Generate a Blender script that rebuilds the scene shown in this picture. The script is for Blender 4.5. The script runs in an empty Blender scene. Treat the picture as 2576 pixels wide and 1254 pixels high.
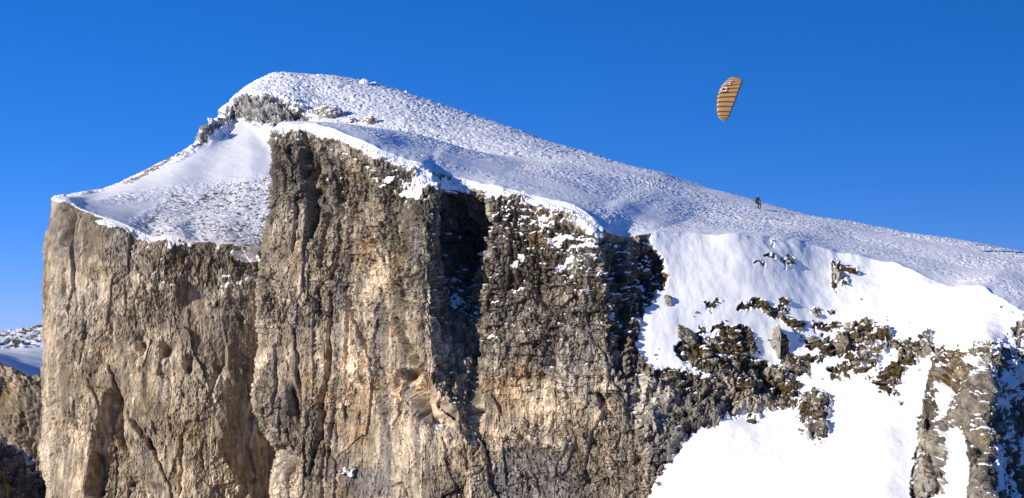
import bpy, bmesh, math, random
import numpy as np
from mathutils import Vector

# ------------------------------------------------------------------ camera, sky, sun, exposure
sc = bpy.context.scene
R = math.radians
VW, VH = 2576.0, 1254.0          # survey sheet used to take bearings (pixels of the photo as studied)
FPX = 4085.0                     # focal length in those pixels
PITCH = math.atan(213.0 / FPX)

cam_d = bpy.data.cameras.new('camera')
cam = bpy.data.objects.new('camera', cam_d)
sc.collection.objects.link(cam)
sc.camera = cam
cam_d.sensor_width = 36.0
cam_d.lens = 36.0 * FPX / VW
cam_d.clip_start = 0.5
cam_d.clip_end = 20000.0
cam.location = (0, 0, 0)
cam.rotation_euler = (R(90) + PITCH, 0, 0)

SUN_AZ, SUN_EL = R(54), R(16.5)     # azimuth measured from straight behind the camera towards its left
to_sun = Vector((-math.sin(SUN_AZ) * math.cos(SUN_EL), -math.cos(SUN_AZ) * math.cos(SUN_EL), math.sin(SUN_EL)))
world = bpy.data.worlds.new('World')
sc.world = world
world.use_nodes = True
wn = world.node_tree
wn.nodes.clear()
sky = wn.nodes.new('ShaderNodeTexSky')
sky.sky_type = 'NISHITA'
sky.sun_disc = False
sky.sun_elevation = SUN_EL
sky.sun_rotation = math.atan2(-to_sun.x, to_sun.y)
sky.altitude = 3000
sky.air_density = 0.7
sky.dust_density = 0.0
sky.ozone_density = 8.0
hs = wn.nodes.new('ShaderNodeHueSaturation')
hs.inputs['Saturation'].default_value = 1.215
gm = wn.nodes.new('ShaderNodeGamma'); gm.inputs['Gamma'].default_value = 0.7
cb = wn.nodes.new('ShaderNodeVectorMath'); cb.operation = 'MULTIPLY'; cb.inputs[1].default_value = (1.58, 1.13, 1.50)
bg = wn.nodes.new('ShaderNodeBackground')
bg.inputs['Strength'].default_value = 0.13
wo = wn.nodes.new('ShaderNodeOutputWorld')
wn.links.new(sky.outputs[0], gm.inputs['Color'])
wn.links.new(gm.outputs[0], hs.inputs['Color'])
wn.links.new(hs.outputs[0], cb.inputs[0])
wn.links.new(cb.outputs[0], bg.inputs['Color'])
wn.links.new(bg.outputs[0], wo.inputs['Surface'])

sun_d = bpy.data.lights.new('sun', 'SUN')
sun_d.energy = 5.0
sun_d.angle = R(0.53)
sun_d.color = (1.0, 0.94, 0.85)
sun = bpy.data.objects.new('sun', sun_d)
sc.collection.objects.link(sun)
sun.rotation_euler = (-to_sun).to_track_quat('-Z', 'Y').to_euler()

sc.view_settings.view_transform = 'Standard'
sc.view_settings.look = 'None'
sc.view_settings.exposure = 0.18
sc.view_settings.gamma = 1.0
sc.view_settings.use_curve_mapping = False

# ------------------------------------------------------------------ helpers: bearings, noise, maps
CP, SP = math.cos(PITCH), math.sin(PITCH)
def unproj(px, py, Y):
    """point at forward distance Y on the bearing of sheet position (px, py)"""
    px = np.asarray(px, float); py = np.asarray(py, float); Y = np.asarray(Y, float)
    u = (px - VW / 2) / FPX; v = (VH / 2 - py) / FPX
    dy = CP - SP * v; dz = SP + CP * v
    k = Y / dy
    return np.stack([u * k, Y, dz * k], -1)
def proj(P):
    x, y, z = P[..., 0], P[..., 1], P[..., 2]
    d = y * CP + z * SP; up = -y * SP + z * CP
    return VW / 2 + FPX * x / d, VH / 2 - FPX * up / d

rng = np.random.RandomState(7)
PERM = np.concatenate([rng.permutation(256)] * 3).astype(np.int32)
_g = rng.normal(size=(256, 3)); GRAD = (_g / np.linalg.norm(_g, axis=1, keepdims=True) * 1.5).astype(np.float32)
RND = rng.rand(256).astype(np.float32)

def perlin(P):
    P = np.asarray(P, np.float32)
    sh = P.shape[:-1]; P = P.reshape(-1, 3)
    out = np.empty(len(P), np.float32)
    for a in range(0, len(P), 200000):
        Q = P[a:a + 200000]
        fl = np.floor(Q); f = Q - fl; i = fl.astype(np.int32) & 255
        w = f * f * f * (f * (f * 6 - 15) + 10)
        acc = np.zeros(len(Q), np.float32)
        for dx in (0, 1):
            wx = w[:, 0] if dx else 1 - w[:, 0]
            hx = PERM[i[:, 0] + dx]
            for dy in (0, 1):
                wy = w[:, 1] if dy else 1 - w[:, 1]
                hy = PERM[hx + i[:, 1] + dy]
                for dz in (0, 1):
                    wz = w[:, 2] if dz else 1 - w[:, 2]
                    g = GRAD[PERM[hy + i[:, 2] + dz]]
                    acc += wx * wy * wz * (g[:, 0] * (f[:, 0] - dx) + g[:, 1] * (f[:, 1] - dy) + g[:, 2] * (f[:, 2] - dz))
        out[a:a + 200000] = acc
    return out.reshape(sh)
def fbm(P, sx, sy, sz, octs=4, gain=0.5, off=0.0):
    s = 0; amp = 1.0; k = 1.0; tot = 0
    S = np.array([sx, sy, sz], np.float32)
    for o in range(octs):
        s = s + amp * perlin(P * (S * k) + (off + 13.7 * o)); tot += amp
        amp *= gain; k *= 2.03
    return s / tot * 1.4
def ridged(P, sx, sy, sz, octs=3, off=0.0):
    s = 0; amp = 1.0; k = 1.0; tot = 0
    S = np.array([sx, sy, sz], np.float32)
    for o in range(octs):
        s = s + amp * (1 - 2.2 * np.abs(perlin(P * (S * k) + (off + 7.3 * o)))); tot += amp
        amp *= 0.5; k *= 2.1
    return s / tot
def worley(P, S, off=0.0, box=False):
    """cellular noise: returns (facet tilt, F2-F1, random value of the cell)"""
    P = (np.asarray(P, np.float32) * np.array(S, np.float32) + np.float32(off))
    sh = P.shape[:-1]; P = P.reshape(-1, 3)
    F1o = np.empty(len(P), np.float32); Eo = np.empty(len(P), np.float32); Ro = np.empty(len(P), np.float32)
    for a in range(0, len(P), 200000):
        Q = P[a:a + 200000]
        fl = np.floor(Q); f = Q - fl; i = fl.astype(np.int32)
        F1 = np.full(len(Q), 9., np.float32); F2 = np.full(len(Q), 9., np.float32); rv = np.zeros(len(Q), np.float32); tl = np.zeros(len(Q), np.float32)
        for dx in (-1, 0, 1):
            h1 = PERM[(i[:, 0] + dx) & 255]
            for dy in (-1, 0, 1):
                h2 = PERM[h1 + ((i[:, 1] + dy) & 255)]
                for dz in (-1, 0, 1):
                    h = PERM[h2 + ((i[:, 2] + dz) & 255)]
                    ax = dx + 0.1 + 0.8 * RND[h] - f[:, 0]
                    ay = dy + 0.1 + 0.8 * RND[PERM[h + 17]] - f[:, 1]
                    az = dz + 0.1 + 0.8 * RND[PERM[h + 91]] - f[:, 2]
                    d = ax * ax + ay * ay + az * az
                    if box: d = np.sqrt(ax ** 4 + ay ** 4 + az ** 4) if box == 1 else np.maximum(np.maximum(ax * ax, ay * ay), az * az)
                    m = d < F1
                    F2 = np.where(m, F1, np.minimum(F2, d))
                    rv = np.where(m, RND[PERM[h + 151]], rv)
                    g = GRAD[h]
                    tl = np.where(m, g[:, 0] * ax + g[:, 1] * ay + g[:, 2] * az, tl)
                    F1 = np.where(m, d, F1)
        F1o[a:a + 200000] = tl; Eo[a:a + 200000] = np.sqrt(F2) - np.sqrt(F1); Ro[a:a + 200000] = rv
    return F1o.reshape(sh), Eo.reshape(sh), Ro.reshape(sh)
def sstep(a, b, x):
    t = np.clip((x - a) / (b - a), 0, 1)
    return t * t * (3 - 2 * t)

MX0, MY0, MS = -100.0, -100.0, 0.5      # survey maps: origin and samples per sheet pixel
MW, MH = 1400, 830
def poly_fill(m, pts, val, mode='set'):
    pts = [((x - MX0) * MS, (y - MY0) * MS) for x, y in pts]
    xs = [p[0] for p in pts]; ys = [p[1] for p in pts]
    x0, x1 = max(0, int(min(xs))), min(MW - 1, int(max(xs)) + 1)
    y0, y1 = max(0, int(min(ys))), min(MH - 1, int(max(ys)) + 1)
    if x1 <= x0 or y1 <= y0: return
    gx, gy = np.meshgrid(np.arange(x0, x1 + 1), np.arange(y0, y1 + 1))
    ins = np.zeros(gx.shape, bool)
    for k in range(len(pts)):
        (ax, ay), (bx, by) = pts[k], pts[k - 1]
        c = ((ay > gy) != (by > gy)) & (gx < (bx - ax) * (gy - ay) / ((by - ay) or 1e-9) + ax)
        ins ^= c
    sub = m[y0:y1 + 1, x0:x1 + 1]
    if mode == 'set': sub[ins] = val
    elif mode == 'max': sub[ins] = np.maximum(sub[ins], val)
def ell(m, cx, cy, rx, ry, val, mode='set'):
    poly_fill(m, [(cx + rx * math.cos(t * 0.4488), cy + ry * math.sin(t * 0.4488)) for t in range(14)], val, mode)
def blur(m, r):
    r = max(1, int(r * MS))
    for _ in range(2):
        for ax in (0, 1):
            p = np.pad(m, [(r + 1, r) if a == ax else (0, 0) for a in (0, 1)], mode='edge')
            c = np.cumsum(p, axis=ax, dtype=np.float64)
            n = m.shape[ax]
            hi = np.take(c, np.arange(2 * r + 1, 2 * r + 1 + n), axis=ax); lo = np.take(c, np.arange(0, n), axis=ax)
            m = (hi - lo) / (2 * r + 1)
    return m.astype(np.float32)
def sample(m, px, py):
    fx = np.clip((px - MX0) * MS, 0, MW - 1.001); fy = np.clip((py - MY0) * MS, 0, MH - 1.001)
    ix = fx.astype(int); iy = fy.astype(int); ax = fx - ix; ay = fy - iy
    return (m[iy, ix] * (1 - ax) * (1 - ay) + m[iy, ix + 1] * ax * (1 - ay) + m[iy + 1, ix] * (1 - ax) * ay + m[iy + 1, ix + 1] * ax * ay).astype(np.float32)
def newmap(v=0.0): return np.full((MH, MW), v, np.float32)

def pchip(x, y, xq):
    """monotone cubic along axis 0"""
    x = np.asarray(x, float); y = np.asarray(y, float); xq = np.asarray(xq, float)
    h = np.diff(x); hh = h.reshape((-1,) + (1,) * (y.ndim - 1))
    d = np.diff(y, axis=0) / hh
    m = np.zeros_like(y)
    if len(x) > 2:
        w1 = 2 * hh[1:] + hh[:-1]; w2 = hh[1:] + 2 * hh[:-1]
        same = d[:-1] * d[1:] > 0
        with np.errstate(divide='ignore', invalid='ignore'):
            mm = (w1 + w2) / (w1 / d[:-1] + w2 / d[1:])
        m[1:-1] = np.where(same, mm, 0)
    m[0] = d[0]; m[-1] = d[-1]
    k = np.clip(np.searchsorted(x, xq, side='right') - 1, 0, len(x) - 2)
    t = ((xq - x[k]) / h[k]).reshape((-1,) + (1,) * (y.ndim - 1)); hk = hh[k]
    return ((1 + 2 * t) * (1 - t) ** 2) * y[k] + t * (1 - t) ** 2 * hk * m[k] + t * t * (3 - 2 * t) * y[k + 1] + t * t * (t - 1) * hk * m[k + 1]

def resample_poly(pts, n, expo=1.0):
    """polyline (px,py,Y) -> n samples, even along a mix of bearing and depth length"""
    p = np.array(pts, float)
    seg = np.sqrt(np.diff(p[:, 0]) ** 2 + np.diff(p[:, 1]) ** 2 + (np.diff(p[:, 2]) * 2.0) ** 2) + 1e-6
    s = np.concatenate([[0], np.cumsum(seg)]); s /= s[-1]
    return pchip(s, p, np.linspace(0, 1, n) ** expo)

def grid_normals(P):
    du = np.zeros_like(P); dv = np.zeros_like(P)
    du[:, 1:-1] = P[:, 2:] - P[:, :-2]; du[:, 0] = P[:, 1] - P[:, 0]; du[:, -1] = P[:, -1] - P[:, -2]
    dv[1:-1] = P[2:] - P[:-2]; dv[0] = P[1] - P[0]; dv[-1] = P[-1] - P[-2]
    n = np.cross(du, dv)
    n /= np.linalg.norm(n, axis=-1, keepdims=True) + 1e-9
    return n
def gblur(a, r):
    """box blur of a grid quantity"""
    for ax in (0, 1):
        p = np.pad(a, [(r + 1, r) if k == ax else (0, 0) for k in range(a.ndim)], mode='edge')
        c = np.cumsum(p, axis=ax, dtype=np.float64); n = a.shape[ax]
        a = (np.take(c, np.arange(2 * r + 1, 2 * r + 1 + n), axis=ax) - np.take(c, np.arange(0, n), axis=ax)) / (2 * r + 1)
    return a

def link(o, parent=None):
    sc.collection.objects.link(o)
    if parent is not None: o.parent = parent
    return o
def tag(o, label=None, cat=None, group=None, kind=None):
    if label: o['label'] = label
    if cat: o['category'] = cat
    if group: o['group'] = group
    if kind: o['kind'] = kind
    return o

def grid_object(name, P, fmask, snow, tint, rime, mat, normals=None, flat=False):
    """mesh of the faces of a grid selected by fmask (rows-1, cols-1)"""
    nr, nc = P.shape[:2]
    idx = np.arange(nr * nc).reshape(nr, nc)
    q = np.stack([idx[:-1, :-1], idx[:-1, 1:], idx[1:, 1:], idx[1:, :-1]], -1)[fmask]
    used = np.unique(q)
    rem = np.full(nr * nc, -1, np.int64); rem[used] = np.arange(len(used))
    q = rem[q].astype(np.int32)
    me = bpy.data.meshes.new(name)
    nv, nf = len(used), len(q)
    me.vertices.add(nv); me.loops.add(nf * 4); me.polygons.add(nf)
    me.vertices.foreach_set('co', P.reshape(-1, 3)[used].astype(np.float32).ravel())
    me.loops.foreach_set('vertex_index', q.ravel())
    me.polygons.foreach_set('loop_start', np.arange(0, nf * 4, 4, dtype=np.int32))
    me.polygons.foreach_set('use_smooth', np.full(nf, not flat))
    a = me.attributes.new('snow', 'FLOAT', 'POINT'); a.data.foreach_set('value', snow.reshape(-1)[used].astype(np.float32))
    a = me.attributes.new('rime', 'FLOAT', 'POINT'); a.data.foreach_set('value', rime.reshape(-1)[used].astype(np.float32))
    t4 = np.ones((nv, 4), np.float32); t4[:, :3] = tint.reshape(-1, 3)[used]
    a = me.attributes.new('tint', 'FLOAT_COLOR', 'POINT'); a.data.foreach_set('color', t4.ravel())
    me.update(calc_edges=True)
    if normals is not None and not flat:
        me.normals_split_custom_set_from_vertices(normals.reshape(-1, 3)[used].astype(np.float32))
    me.materials.append(mat)
    o = bpy.data.objects.new(name, me)
    return link(o)

# ------------------------------------------------------------------ materials
def terrain_material():
    m = bpy.data.materials.new('limestone_and_snow'); m.use_nodes = True
    nt = m.node_tree; N = nt.nodes; L = nt.links; N.clear()
    def nd(t, **kw):
        n = N.new(t)
        for k, v in kw.items(): setattr(n, k, v)
        return n
    def math_(op, a, b=None, c=None, clamp=False):
        n = nd('ShaderNodeMath', operation=op, use_clamp=clamp)
        for k, v in enumerate((a, b, c)):
            if v is None: continue
            if isinstance(v, (int, float)): n.inputs[k].default_value = v
            else: L.new(v, n.inputs[k])
        return n.outputs[0]
    def noise(vec, scale, detail=4, rough=0.55):
        n = nd('ShaderNodeTexNoise'); n.inputs['Scale'].default_value = scale
        n.inputs['Detail'].default_value = detail; n.inputs['Roughness'].default_value = rough
        L.new(vec, n.inputs['Vector']); return n.outputs['Fac']
    def mapping(vec, s):
        n = nd('ShaderNodeMapping'); n.inputs['Scale'].default_value = s; L.new(vec, n.inputs['Vector']); return n.outputs[0]
    geo = nd('ShaderNodeTexCoord').outputs['Object']
    a_s = nd('ShaderNodeAttribute', attribute_name='snow').outputs['Fac']
    a_r = nd('ShaderNodeAttribute', attribute_name='rime').outputs['Fac']
    a_t = nd('ShaderNodeAttribute', attribute_name='tint').outputs['Color']
    fine = noise(geo, 3.5, 5, 0.65)
    fac = math_('ADD', a_s, math_('MULTIPLY', math_('SUBTRACT', fine, 0.5), 0.55))
    mr = nd('ShaderNodeMapRange', interpolation_type='SMOOTHSTEP')
    mr.inputs['From Min'].default_value = 0.42; mr.inputs['From Max'].default_value = 0.58
    L.new(fac, mr.inputs['Value']); sfac = mr.outputs[0]
    # rock colour: the surveyed tint, mottled and streaked
    vert = mapping(geo, (1.0, 1.0, 0.22))
    n1 = noise(vert, 1.3, 6, 0.7)
    n2 = noise(geo, 6.0, 4, 0.7)
    var = math_('ADD', math_('MULTIPLY', n1, 1.1), math_('MULTIPLY', n2, 0.7))
    var = math_('ADD', math_('MULTIPLY', math_('SUBTRACT', var, 0.9), 1.7), 1.0, clamp=False)
    var = math_('MAXIMUM', var, 0.28)
    mul = nd('ShaderNodeMix', data_type='RGBA', blend_type='MULTIPLY'); mul.inputs['Factor'].default_value = 1.0
    L.new(a_t, mul.inputs['A'])
    cmb = nd('ShaderNodeCombineColor'); 
    for k in range(3): L.new(var, cmb.inputs[k])
    L.new(cmb.outputs[0], mul.inputs['B'])
    mix = nd('ShaderNodeMix', data_type='RGBA'); L.new(sfac, mix.inputs['Factor'])
    L.new(mul.outputs['Result'], mix.inputs['A']); mix.inputs['B'].default_value = (0.92, 0.91, 0.905, 1)
    # relief: sharp stone grain on rock, soft lumps of rime on snow
    vor = nd('ShaderNodeTexVoronoi', feature='F1'); vor.inputs['Scale'].default_value = 3.4; vor.distance = 'CHEBYCHEV'; L.new(mapping(geo, (1.0, 1.0, 0.55)), vor.inputs['Vector'])
    vsep = nd('ShaderNodeSeparateColor'); L.new(vor.outputs['Color'], vsep.inputs[0])
    rb = math_('ADD', math_('MULTIPLY', noise(vert, 3.4, 6, 0.7), 0.22), math_('MULTIPLY', vsep.outputs[0], 0.11))
    rb = math_('ADD', rb, math_('MULTIPLY', noise(geo, 7.0, 4, 0.7), 0.06))
    sb = math_('ADD', math_('MULTIPLY', noise(geo, 1.9, 3, 0.5), 0.24), math_('MULTIPLY', noise(geo, 4.6, 3, 0.55), 0.12))
    sb = math_('MULTIPLY', sb, math_('ADD', math_('MULTIPLY', a_r, 1.0), 0.10))
    hmix = nd('ShaderNodeMix', data_type='FLOAT'); L.new(sfac, hmix.inputs['Factor'])
    L.new(rb, hmix.inputs['A']); L.new(sb, hmix.inputs['B'])
    bump = nd('ShaderNodeBump'); bump.inputs['Strength'].default_value = 1.0; bump.inputs['Distance'].default_value = 0.6
    L.new(hmix.outputs['Result'], bump.inputs['Height'])
    bs = nd('ShaderNodeBsdfPrincipled')
    L.new(mix.outputs['Result'], bs.inputs['Base Color']); L.new(bump.outputs[0], bs.inputs['Normal'])
    rg = nd('ShaderNodeMix', data_type='FLOAT'); L.new(sfac, rg.inputs['Factor']); rg.inputs['A'].default_value = 0.93; rg.inputs['B'].default_value = 0.7
    L.new(rg.outputs['Result'], bs.inputs['Roughness'])
    bs.inputs['Specular IOR Level'].default_value = 0.15
    out = nd('ShaderNodeOutputMaterial'); L.new(bs.outputs[0], out.inputs['Surface'])
    return m
M_TER = terrain_material()

def plain(name, col, rough=0.6, noise_amt=0.15, scale=6.0, spec=0.3, transl=0.0):
    m = bpy.data.materials.new(name); m.use_nodes = True
    nt = m.node_tree; bs = nt.nodes['Principled BSDF']
    tc = nt.nodes.new('ShaderNodeTexCoord'); n = nt.nodes.new('ShaderNodeTexNoise'); n.inputs['Scale'].default_value = scale
    n.inputs['Detail'].default_value = 4
    nt.links.new(tc.outputs['Object'], n.inputs['Vector'])
    mp = nt.nodes.new('ShaderNodeMapRange'); mp.inputs['To Min'].default_value = 1 - noise_amt; mp.inputs['To Max'].default_value = 1 + noise_amt
    nt.links.new(n.outputs['Fac'], mp.inputs['Value'])
    mx = nt.nodes.new('ShaderNodeVectorMath'); mx.operation = 'SCALE'; mx.inputs[0].default_value = col[:3]
    nt.links.new(mp.outputs[0], mx.inputs['Scale'])
    nt.links.new(mx.outputs[0], bs.inputs['Base Color'])
    bs.inputs['Roughness'].default_value = rough; bs.inputs['Specular IOR Level'].default_value = spec
    return m

GREY = np.array([0.29, 0.262, 0.225]); TAN = np.array([0.47, 0.372, 0.26]); DARK = np.array([0.115, 0.096, 0.074])
ORANGE = np.array([0.40, 0.235, 0.09]); SLATE = np.array([0.235, 0.21, 0.195]); MOSS = np.array([0.105, 0.072, 0.026]); STRAW = np.array([0.27, 0.205, 0.125])
def lerp(a, b, t): return a + (b - a) * t[..., None]

# ------------------------------------------------------------------ MAIN MASSIF: face, plateau and snow bowl (one survey grid)
# every station: ([stations down the face from the rim], [stations back over the plateau from the rim]) as (bearing x, bearing y, forward distance)
A = [
 # hidden western flank, running back from the corner
 ([(712,320,300),(725,500,300),(735,800,300),(745,1100,300),(750,1500,300)], [(712,320,300),(716,330,302),(720,350,310),(730,380,320),(740,420,330)]),
 ([(700,318,240),(702,500,240),(690,800,240),(690,1100,240),(720,1500,240)], [(700,318,240),(706,319,246),(712,335,256),(722,365,270),(740,400,280)]),
 ([(694,324,208),(687,345,206),(684,400,205.5),(676,440,205),(683,500,205),(676,560,204.5),(660,680,203),(652,780,202),(655,860,201.5),(642,930,201),(632,985,200),(648,1050,199.5),(680,1110,200),(702,1140,202),(692,1200,201),(688,1254,200),(688,1500,198)],
  [(694,324,208),(702,313,212),(712,316,225),(724,345,240),(745,380,258)]),
 ([(735,314,206),(731,330,204.4),(728,400,203.5),(724,560,202.5),(716,700,201),(712,860,200),(705,1000,198.5),(715,1100,198),(735,1254,197.5),(740,1500,196)],
  [(735,314,206),(742,308,211),(758,312,225),(775,340,245),(800,380,265)]),
 ([(785,313,204.5),(783,332,203),(780,400,202.5),(785,560,202),(790,700,200.5),(790,860,199.5),(795,1000,198),(805,1150,197),(815,1254,196.5),(820,1500,195)],
  [(785,313,204.5),(795,309,212),(815,313,226),(840,345,248),(870,385,268)]),
 ([(830,325,202.5),(829,348,201),(827,420,200.5),(830,560,200.5),(838,700,200),(845,860,199),(850,1000,197.5),(858,1150,196.5),(868,1254,196),(870,1500,194)],
  [(830,325,202.5),(850,313,214),(875,318,230),(900,350,252),(930,395,272)]),
 ([(928,360,199.5),(922,392,197.8),(922,450,197.4),(925,560,197.2),(930,700,197),(935,860,196.5),(938,1000,195.5),(945,1150,195),(950,1254,194.5),(950,1500,192)],
  [(928,360,199.5),(945,335,212),(968,327,232),(990,352,258),(1010,400,282)]),
 ([(1000,391,197.5),(996,420,195.5),(995,480,194.8),(998,560,194.4),(1002,700,194),(1005,860,193.5),(1010,1000,193),(1015,1150,192.5),(1020,1254,192),(1020,1500,190)],
  [(1000,391,197.5),(1022,362,214),(1050,343,236),(1070,360,262),(1090,405,288)]),
 ([(1067,416,196.5),(1060,446,194.5),(1062,500,192.5),(1068,560,191.2),(1075,700,190.8),(1080,800,190.8),(1085,900,191),(1085,1000,191.2),(1090,1150,191),(1095,1254,190.5),(1095,1500,189)],
  [(1067,416,196.5),(1088,381,214),(1110,357,240),(1130,366,266),(1150,405,295)]),
 ([(1084,432,197),(1088,465,194),(1088,520,192.4),(1092,580,191.8),(1097,700,192.0),(1105,800,192.5),(1112,900,192),(1115,1000,191.6),(1120,1150,191),(1125,1254,190.5),(1125,1500,189)],
  [(1084,432,197),(1112,386,213),(1135,364,240),(1160,374,268),(1185,410,300)]),
 # alcove
 ([(1116,437,199.2),(1114,480,196.5),(1112,520,197.5),(1114,580,199.2),(1120,700,199.4),(1135,800,196.8),(1150,900,194),(1155,1000,192.5),(1155,1150,191),(1158,1254,190.4),(1160,1500,189)],
  [(1116,437,199.2),(1150,398,213),(1170,375,240),(1200,384,270),(1230,410,305)]),
 ([(1170,452,200.2),(1172,490,198.2),(1172,530,200.4),(1172,580,201.6),(1170,700,200.8),(1174,800,198),(1180,900,195),(1185,1000,193.5),(1188,1150,191.5),(1190,1254,190.6),(1195,1500,189)],
  [(1170,452,200.2),(1205,416,213),(1235,391,242),(1265,394,272),(1300,412,308)]),
 ([(1212,462,199.2),(1214,488,197.8),(1214,530,199.4),(1212,580,200.8),(1192,700,200.4),(1190,800,198.2),(1194,900,195.4),(1200,1000,193.6),(1205,1150,191.6),(1210,1254,190.6),(1215,1500,189)],
  [(1212,462,199.2),(1247,429,212),(1285,404,240),(1315,400,272),(1350,412,310)]),
 ([(1240,467,197.6),(1240,490,196.3),(1238,530,196),(1234,580,196.2),(1204,700,196.2),(1200,800,195.5),(1206,900,194.5),(1215,1000,193),(1222,1150,191.5),(1228,1254,190.5),(1232,1500,189)],
  [(1240,467,197.6),(1275,437,212),(1325,412,240),(1360,402,272),(1395,412,310)]),
 ([(1290,478,197),(1288,502,195.4),(1285,560,194.8),(1265,700,194.2),(1262,800,193.8),(1266,900,193.2),(1275,1000,192.2),(1285,1150,191),(1290,1254,190.2),(1295,1500,188.5)],
  [(1290,478,197),(1330,450,212),(1390,418,240),(1430,402,270),(1465,412,308)]),
 ([(1385,505,195),(1382,532,193),(1378,600,192),(1372,700,191.6),(1370,800,191.2),(1372,900,190.8),(1380,1000,190),(1390,1150,189),(1395,1254,188.5),(1400,1500,187)],
  [(1385,505,195),(1430,478,209),(1495,440,238),(1545,412,270),(1580,425,305)]),
 ([(1470,532,193),(1464,560,190.6),(1455,620,190),(1450,700,189.6),(1448,800,189.2),(1450,900,188.8),(1460,1000,188.4),(1475,1150,187.6),(1485,1254,187),(1490,1500,185)],
  [(1470,532,193),(1520,507,208),(1600,463,240),(1655,433,266),(1700,450,300)]),
 ([(1521,577,190.4),(1518,612,188.2),(1515,660,187.6),(1520,750,187.2),(1525,830,187.2),(1530,900,187.4),(1545,1000,187.4),(1575,1120,186.4),(1600,1254,185.4),(1610,1500,183)],
  [(1521,577,190.4),(1572,522,207),(1665,481,238),(1730,458,264),(1780,478,300)]),
 # shadowed east-facing flank
 ([(1567,596,193),(1560,618,192.4),(1552,680,190.8),(1545,750,189.6),(1548,830,188.8),(1555,900,188.2),(1575,1000,187),(1610,1110,186),(1640,1230,185.2),(1665,1500,182)],
  [(1567,596,193),(1622,541,208),(1710,496,238),(1775,472,262),(1820,495,300)]),
 ([(1625,590,194.8),(1622,612,194.2),(1614,700,193),(1600,770,191.6),(1584,840,190.2),(1592,900,189.2),(1612,1000,188),(1650,1090,186.8),(1685,1180,185.6),(1725,1500,177)],
  [(1625,590,194.8),(1680,556,209),(1765,513,238),(1825,484,260),(1870,510,300)]),
 # snow bowl
 ([(1660,588,196),(1662,606,195.4),(1664,680,193.8),(1656,740,192.8),(1640,800,191.2),(1632,870,190),(1650,940,189),(1690,1020,187.8),(1725,1090,186.4),(1745,1170,184),(1760,1254,181.5),(1780,1500,172)],
  [(1660,588,196),(1715,562,211),(1810,520,240),(1870,498,258),(1915,530,298)]),
 ([(1740,590,198),(1741,606,197.2),(1742,680,195),(1740,740,193.6),(1734,800,192.2),(1737,860,191),(1750,930,189.6),(1775,1000,188.6),(1795,1065,187),(1810,1150,183.8),(1820,1254,180),(1840,1500,170)],
  [(1740,590,198),(1790,568,213),(1880,535,238),(1945,520,254),(1995,552,294)]),
 ([(1860,592,199.5),(1861,608,198.6),(1862,680,196.6),(1862,740,195.2),(1860,790,194.2),(1862,850,193.2),(1872,930,191.8),(1885,990,190.8),(1895,1040,189.2),(1905,1120,185),(1915,1254,178.6),(1930,1500,167)],
  [(1860,592,199.5),(1905,574,217),(1985,550,237),(2050,549,252),(2100,580,290)]),
 ([(1950,599,202.5),(1951,616,201.4),(1954,680,199.2),(1956,740,197.4),(1958,800,196),(1960,860,194.8),(1966,940,193.2),(1972,1000,191),(1980,1060,188.2),(1990,1140,183.8),(2000,1254,177.6),(2010,1500,167.5)],
  [(1950,599,202.5),(1995,582,219.5),(2070,560,236),(2135,562,251),(2190,590,288)]),
 ([(2086,630,206.5),(2087,650,205.3),(2090,720,202.2),(2094,800,198.8),(2098,870,195.8),(2102,950,192),(2106,1030,188),(2110,1110,183),(2114,1254,175.4),(2120,1500,166)],
  [(2086,630,206.5),(2125,612,221),(2200,584,236),(2265,585,250),(2320,612,285)]),
 ([(2200,652,207),(2201,674,205.8),(2206,750,201.2),(2212,830,196.4),(2218,900,192.4),(2224,980,187.6),(2230,1070,182),(2236,1160,177),(2240,1254,172.4),(2245,1500,164)],
  [(2200,652,207),(2235,634,218),(2305,604,234),(2375,600,248),(2430,628,282)]),
 ([(2300,681,204.4),(2300,704,203),(2304,780,198),(2310,850,193.6),(2316,920,190),(2322,1000,185.4),(2328,1090,180.8),(2334,1180,176.4),(2338,1254,173),(2345,1500,162)],
  [(2300,681,204.4),(2335,660,214),(2400,622,231),(2470,613,245),(2530,642,280)]),
 ([(2404,722,200.6),(2402,745,198.6),(2400,800,194.4),(2398,860,189.8),(2396,920,185.4),(2392,1000,180.8),(2390,1090,176.8),(2388,1180,173.2),(2386,1254,170.6),(2380,1500,160)],
  [(2404,722,200.6),(2440,690,209),(2500,645,227),(2575,632,241),(2640,662,276)]),
 ([(2461,722,198),(2462,748,195.6),(2460,800,190.6),(2455,860,184.8),(2450,920,180.4),(2446,1000,176.4),(2446,1090,173.4),(2446,1180,170.8),(2446,1254,168.8),(2440,1500,160)],
  [(2461,722,198),(2500,695,206.5),(2560,660,224),(2640,645,238),(2710,676,272)]),
 # shadowed rocky edge at the right
 ([(2520,752,193),(2518,780,191),(2510,830,186),(2500,880,180.6),(2492,940,177),(2488,1020,174.4),(2486,1100,172),(2485,1180,170),(2484,1254,168.4),(2480,1500,160)],
  [(2520,752,193),(2560,722,202),(2620,680,220),(2700,660,234),(2770,692,268)]),
 ([(2576,790,188),(2572,812,186.5),(2560,860,184.4),(2548,920,182),(2540,1000,179.6),(2536,1080,177.4),(2534,1160,175.4),(2534,1254,173.4),(2534,1500,166)],
  [(2576,790,188),(2612,752,198),(2680,706,216),(2760,685,230),(2840,718,264)]),
 ([(2680,822,192),(2670,850,191),(2660,920,189.6),(2652,1000,188),(2648,1080,186),(2646,1160,184),(2646,1254,182),(2650,1500,176)],
  [(2680,822,192),(2712,790,198),(2790,745,214),(2880,722,228),(2960,758,262)]),
 ([(2900,860,200),(2890,900,199),(2880,960,198),(2870,1040,196),(2866,1120,194),(2864,1200,192),(2864,1300,190),(2870,1500,184)],
  [(2900,860,200),(2930,840,204),(3000,800,216),(3090,775,228),(3160,810,262)]),
]
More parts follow.
